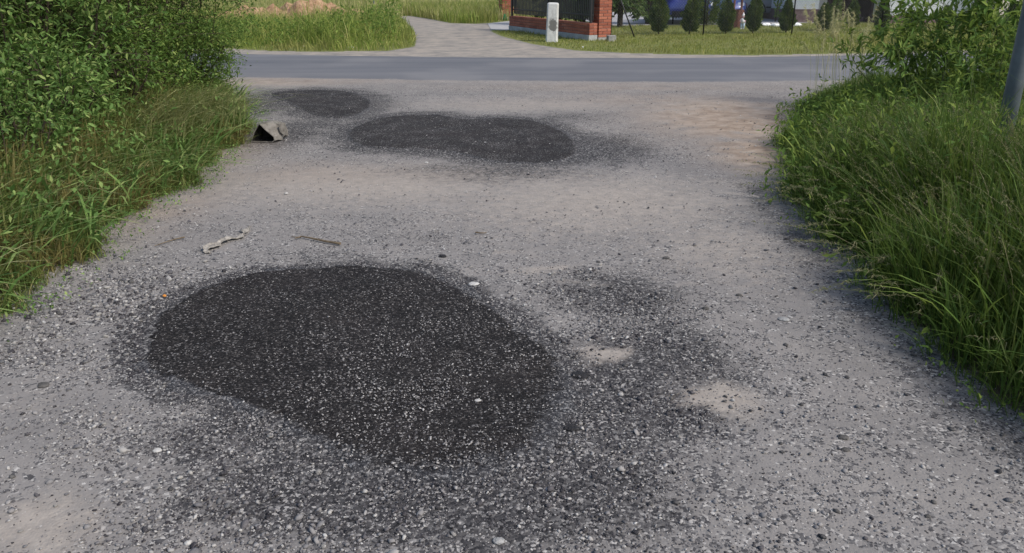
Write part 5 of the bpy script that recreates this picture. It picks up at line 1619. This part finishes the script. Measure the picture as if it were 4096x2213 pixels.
# ------------------------------------------------------------------ cars
M_GLASS = plain('car_glass', (0.05, 0.06, 0.075), 0.08, 0.6, var=0.05, bump=0)
M_TYRE = plain('tyre_rubber', (0.020, 0.020, 0.022), 0.8, 0.2)
M_RIM = plain('alloy', (0.45, 0.46, 0.48), 0.3, 0.5, 0.8, var=0.05)
M_TRIM = plain('dark_plastic', (0.022, 0.022, 0.028), 0.6, 0.3)
M_LAMP = plain('lamp_glass', (0.72, 0.74, 0.76), 0.12, 0.6, var=0.03, bump=0)
M_AMBER = plain('amber_lens', (0.70, 0.20, 0.04), 0.2, 0.5, var=0.05, bump=0)
M_RED = plain('red_lens', (0.35, 0.02, 0.02), 0.2, 0.5, var=0.05, bump=0)
def car(name, label, x, y, rz, col, group):
    paint = NT(name + '_paint')
    paint = paint.done(paint.pbr(col, 0.28, 0.5, 0.1, None, {'Coat Weight': 0.7, 'Coat Roughness': 0.06}))
    root = thing(name, label, 'car', (x, y, .014), rz, group)
    # stations along the car: x, half width, sill height, shoulder height, hood/boot top
    st = [(-2.0, .70, .36, .62, .78), (-1.93, .78, .28, .74, .92), (-1.5, .83, .24, .84, .95), (-.8, .84, .22, .88, .96), (0, .84, .22, .88, .97), (.8, .84, .22, .86, .96), (1.3, .83, .24, .80, .88), (1.8, .76, .27, .68, .74), (2.02, .62, .34, .52, .60)]
    body = MB()
    rings = []
    for X_, w, a, b, c in st:
        rings.append([(X_, -w * .86, a), (X_, -w, a + .1), (X_, -w, b - .08), (X_, -w * .94, b), (X_, -w * .6, c), (X_, w * .6, c), (X_, w * .94, b), (X_, w, b - .08), (X_, w, a + .1), (X_, w * .86, a)])
    body.loft(rings)
    body.out('body', paint, root, True)
    cab = MB()
    cs = [(-1.82, .66, .93, .935), (-1.45, .64, .94, 1.36), (-.5, .63, .95, 1.46), (.2, .63, .95, 1.42), (1.05, .66, .92, .935)]
    rings = [[(X_, -w - .10 * (1 - (b - a)), a), (X_, -w + .05, b - .04 if b - a > .1 else b - .003), (X_, -w + .14, b), (X_, w - .14, b), (X_, w - .05, b - .04 if b - a > .1 else b - .003), (X_, w + .10 * (1 - (b - a)), a)] for X_, w, a, b in cs]
    cab.loft(rings)
    cab.out('cabin_glass', M_GLASS, root, True)
    rf = MB()
    rf.loft([[(X_, -w, z), (X_, 0, z + .03), (X_, w, z), (X_, w, z - .03), (X_, -w, z - .03)] for X_, w, z in ((-1.5, .52, 1.36), (-.5, .54, 1.475), (.25, .53, 1.435))])
    rf.out('roof', paint, root, True)
    for s in (-1, 1):
        for X0, X1, q in ((1.05, .2, .06), (-1.82, -1.45, .05), (-.45, -.45, .06)):
            MB().tube([(X0, s * .70, .93), (X1, s * .575, 1.42 if X1 > -.6 else 1.37)], .03, 6).out('window_pillar', paint, root)
        for X_ in (-1.28, 1.28):
            wh = MB()
            R_ = .31
            rings = [[(X_ + r_ * math.cos(2 * math.pi * k / 22), s * yy, R_ + r_ * math.sin(2 * math.pi * k / 22)) for k in range(22)] for yy, r_ in ((.66, R_ - .03), (.68, R_), (.83, R_), (.855, R_ - .03), (.852, R_ - .10))]
            wh.loft(rings)
            w_ = wh.out('wheel', M_TYRE, root, True)
            rim = MB()
            rim.loft([[(X_ + r_ * math.cos(2 * math.pi * k / 22), s * yy, R_ + r_ * math.sin(2 * math.pi * k / 22)) for k in range(22)] for yy, r_ in ((.853, .205), (.862, .20), (.856, .06), (.868, .04))])
            rim.out('rim', M_RIM, w_, True)
            ar = MB()
            ar.tube([(X_ + .36 * math.cos(t), s * .838, R_ + .36 * math.sin(t)) for t in np.linspace(-.15, math.pi + .15, 14)], .03, 6)
            ar.out('wheel_arch', M_TRIM, root, True)
        MB().box(1.72, 1.95, s * .52 - .13, s * .52 + .13, .54, .70, .03).out('headlight', M_LAMP, root)
        MB().box(1.60, 1.80, s * .73 - .03, s * .73 + .035, .54, .64, .012).out('indicator', M_AMBER, root)
        MB().box(-1.985, -1.9, s * .68 - .07, s * .68 + .07, .86, .92, .02).out('tail_light', M_RED, root)
        MB().box(.72, .90, s * .92 - .09, s * .92 + .07, .92, 1.04, .03).out('mirror', paint, root)
        MB().box(-.9, .9, s * .845 - .012, s * .845 + .008, .42, .48, .006).out('side_strip', M_TRIM, root)
    MB().loft([[(1.86, -.72, .30), (2.06, -.45, .28), (2.06, .45, .28), (1.86, .72, .30)], [(1.86, -.74, .46), (2.09, -.45, .47), (2.09, .45, .47), (1.86, .74, .46)]]).out('bumper', M_TRIM, root, False)
    MB().loft([[(-1.88, -.76, .28), (-2.07, -.5, .26), (-2.07, .5, .26), (-1.88, .76, .28)], [(-1.88, -.78, .46), (-2.09, -.5, .47), (-2.09, .5, .47), (-1.88, .78, .46)]]).out('bumper', M_TRIM, root, False)
CG = 'cars parked in the yard'
car('parked_car', 'deep blue car with its tail to the road beside the second thuja', 6.15, 31.6, math.radians(93), (0.018, 0.030, 0.20), CG)
car('parked_car', 'blue car with bright bonnet facing the road behind the wooden well', 8.10, 33.6, math.radians(-90), (0.035, 0.075, 0.30), CG)
car('parked_car', 'silver grey car standing sideways right of the blue cars', 11.2, 34.9, math.radians(180), (0.30, 0.31, 0.33), CG)

# litter in the verge across the road
M_LITTER = plain('white_plastic', (0.75, 0.74, 0.70), 0.6, 0.3, var=0.08)
for px, py, w, lab in ((1405, 191, 20, 'white plastic scrap lying in the verge grass across the road'), (1218, 186, 12, 'small pale scrap in the verge grass nearer the hedge'), (2332, 190, 9, 'tiny white scrap in the grass under the brick wall')):
    rock('plastic_scrap', lab, 'litter', px, py, w, w * .8, M_LITTER, .2, 1, 'scraps of litter on the verge')
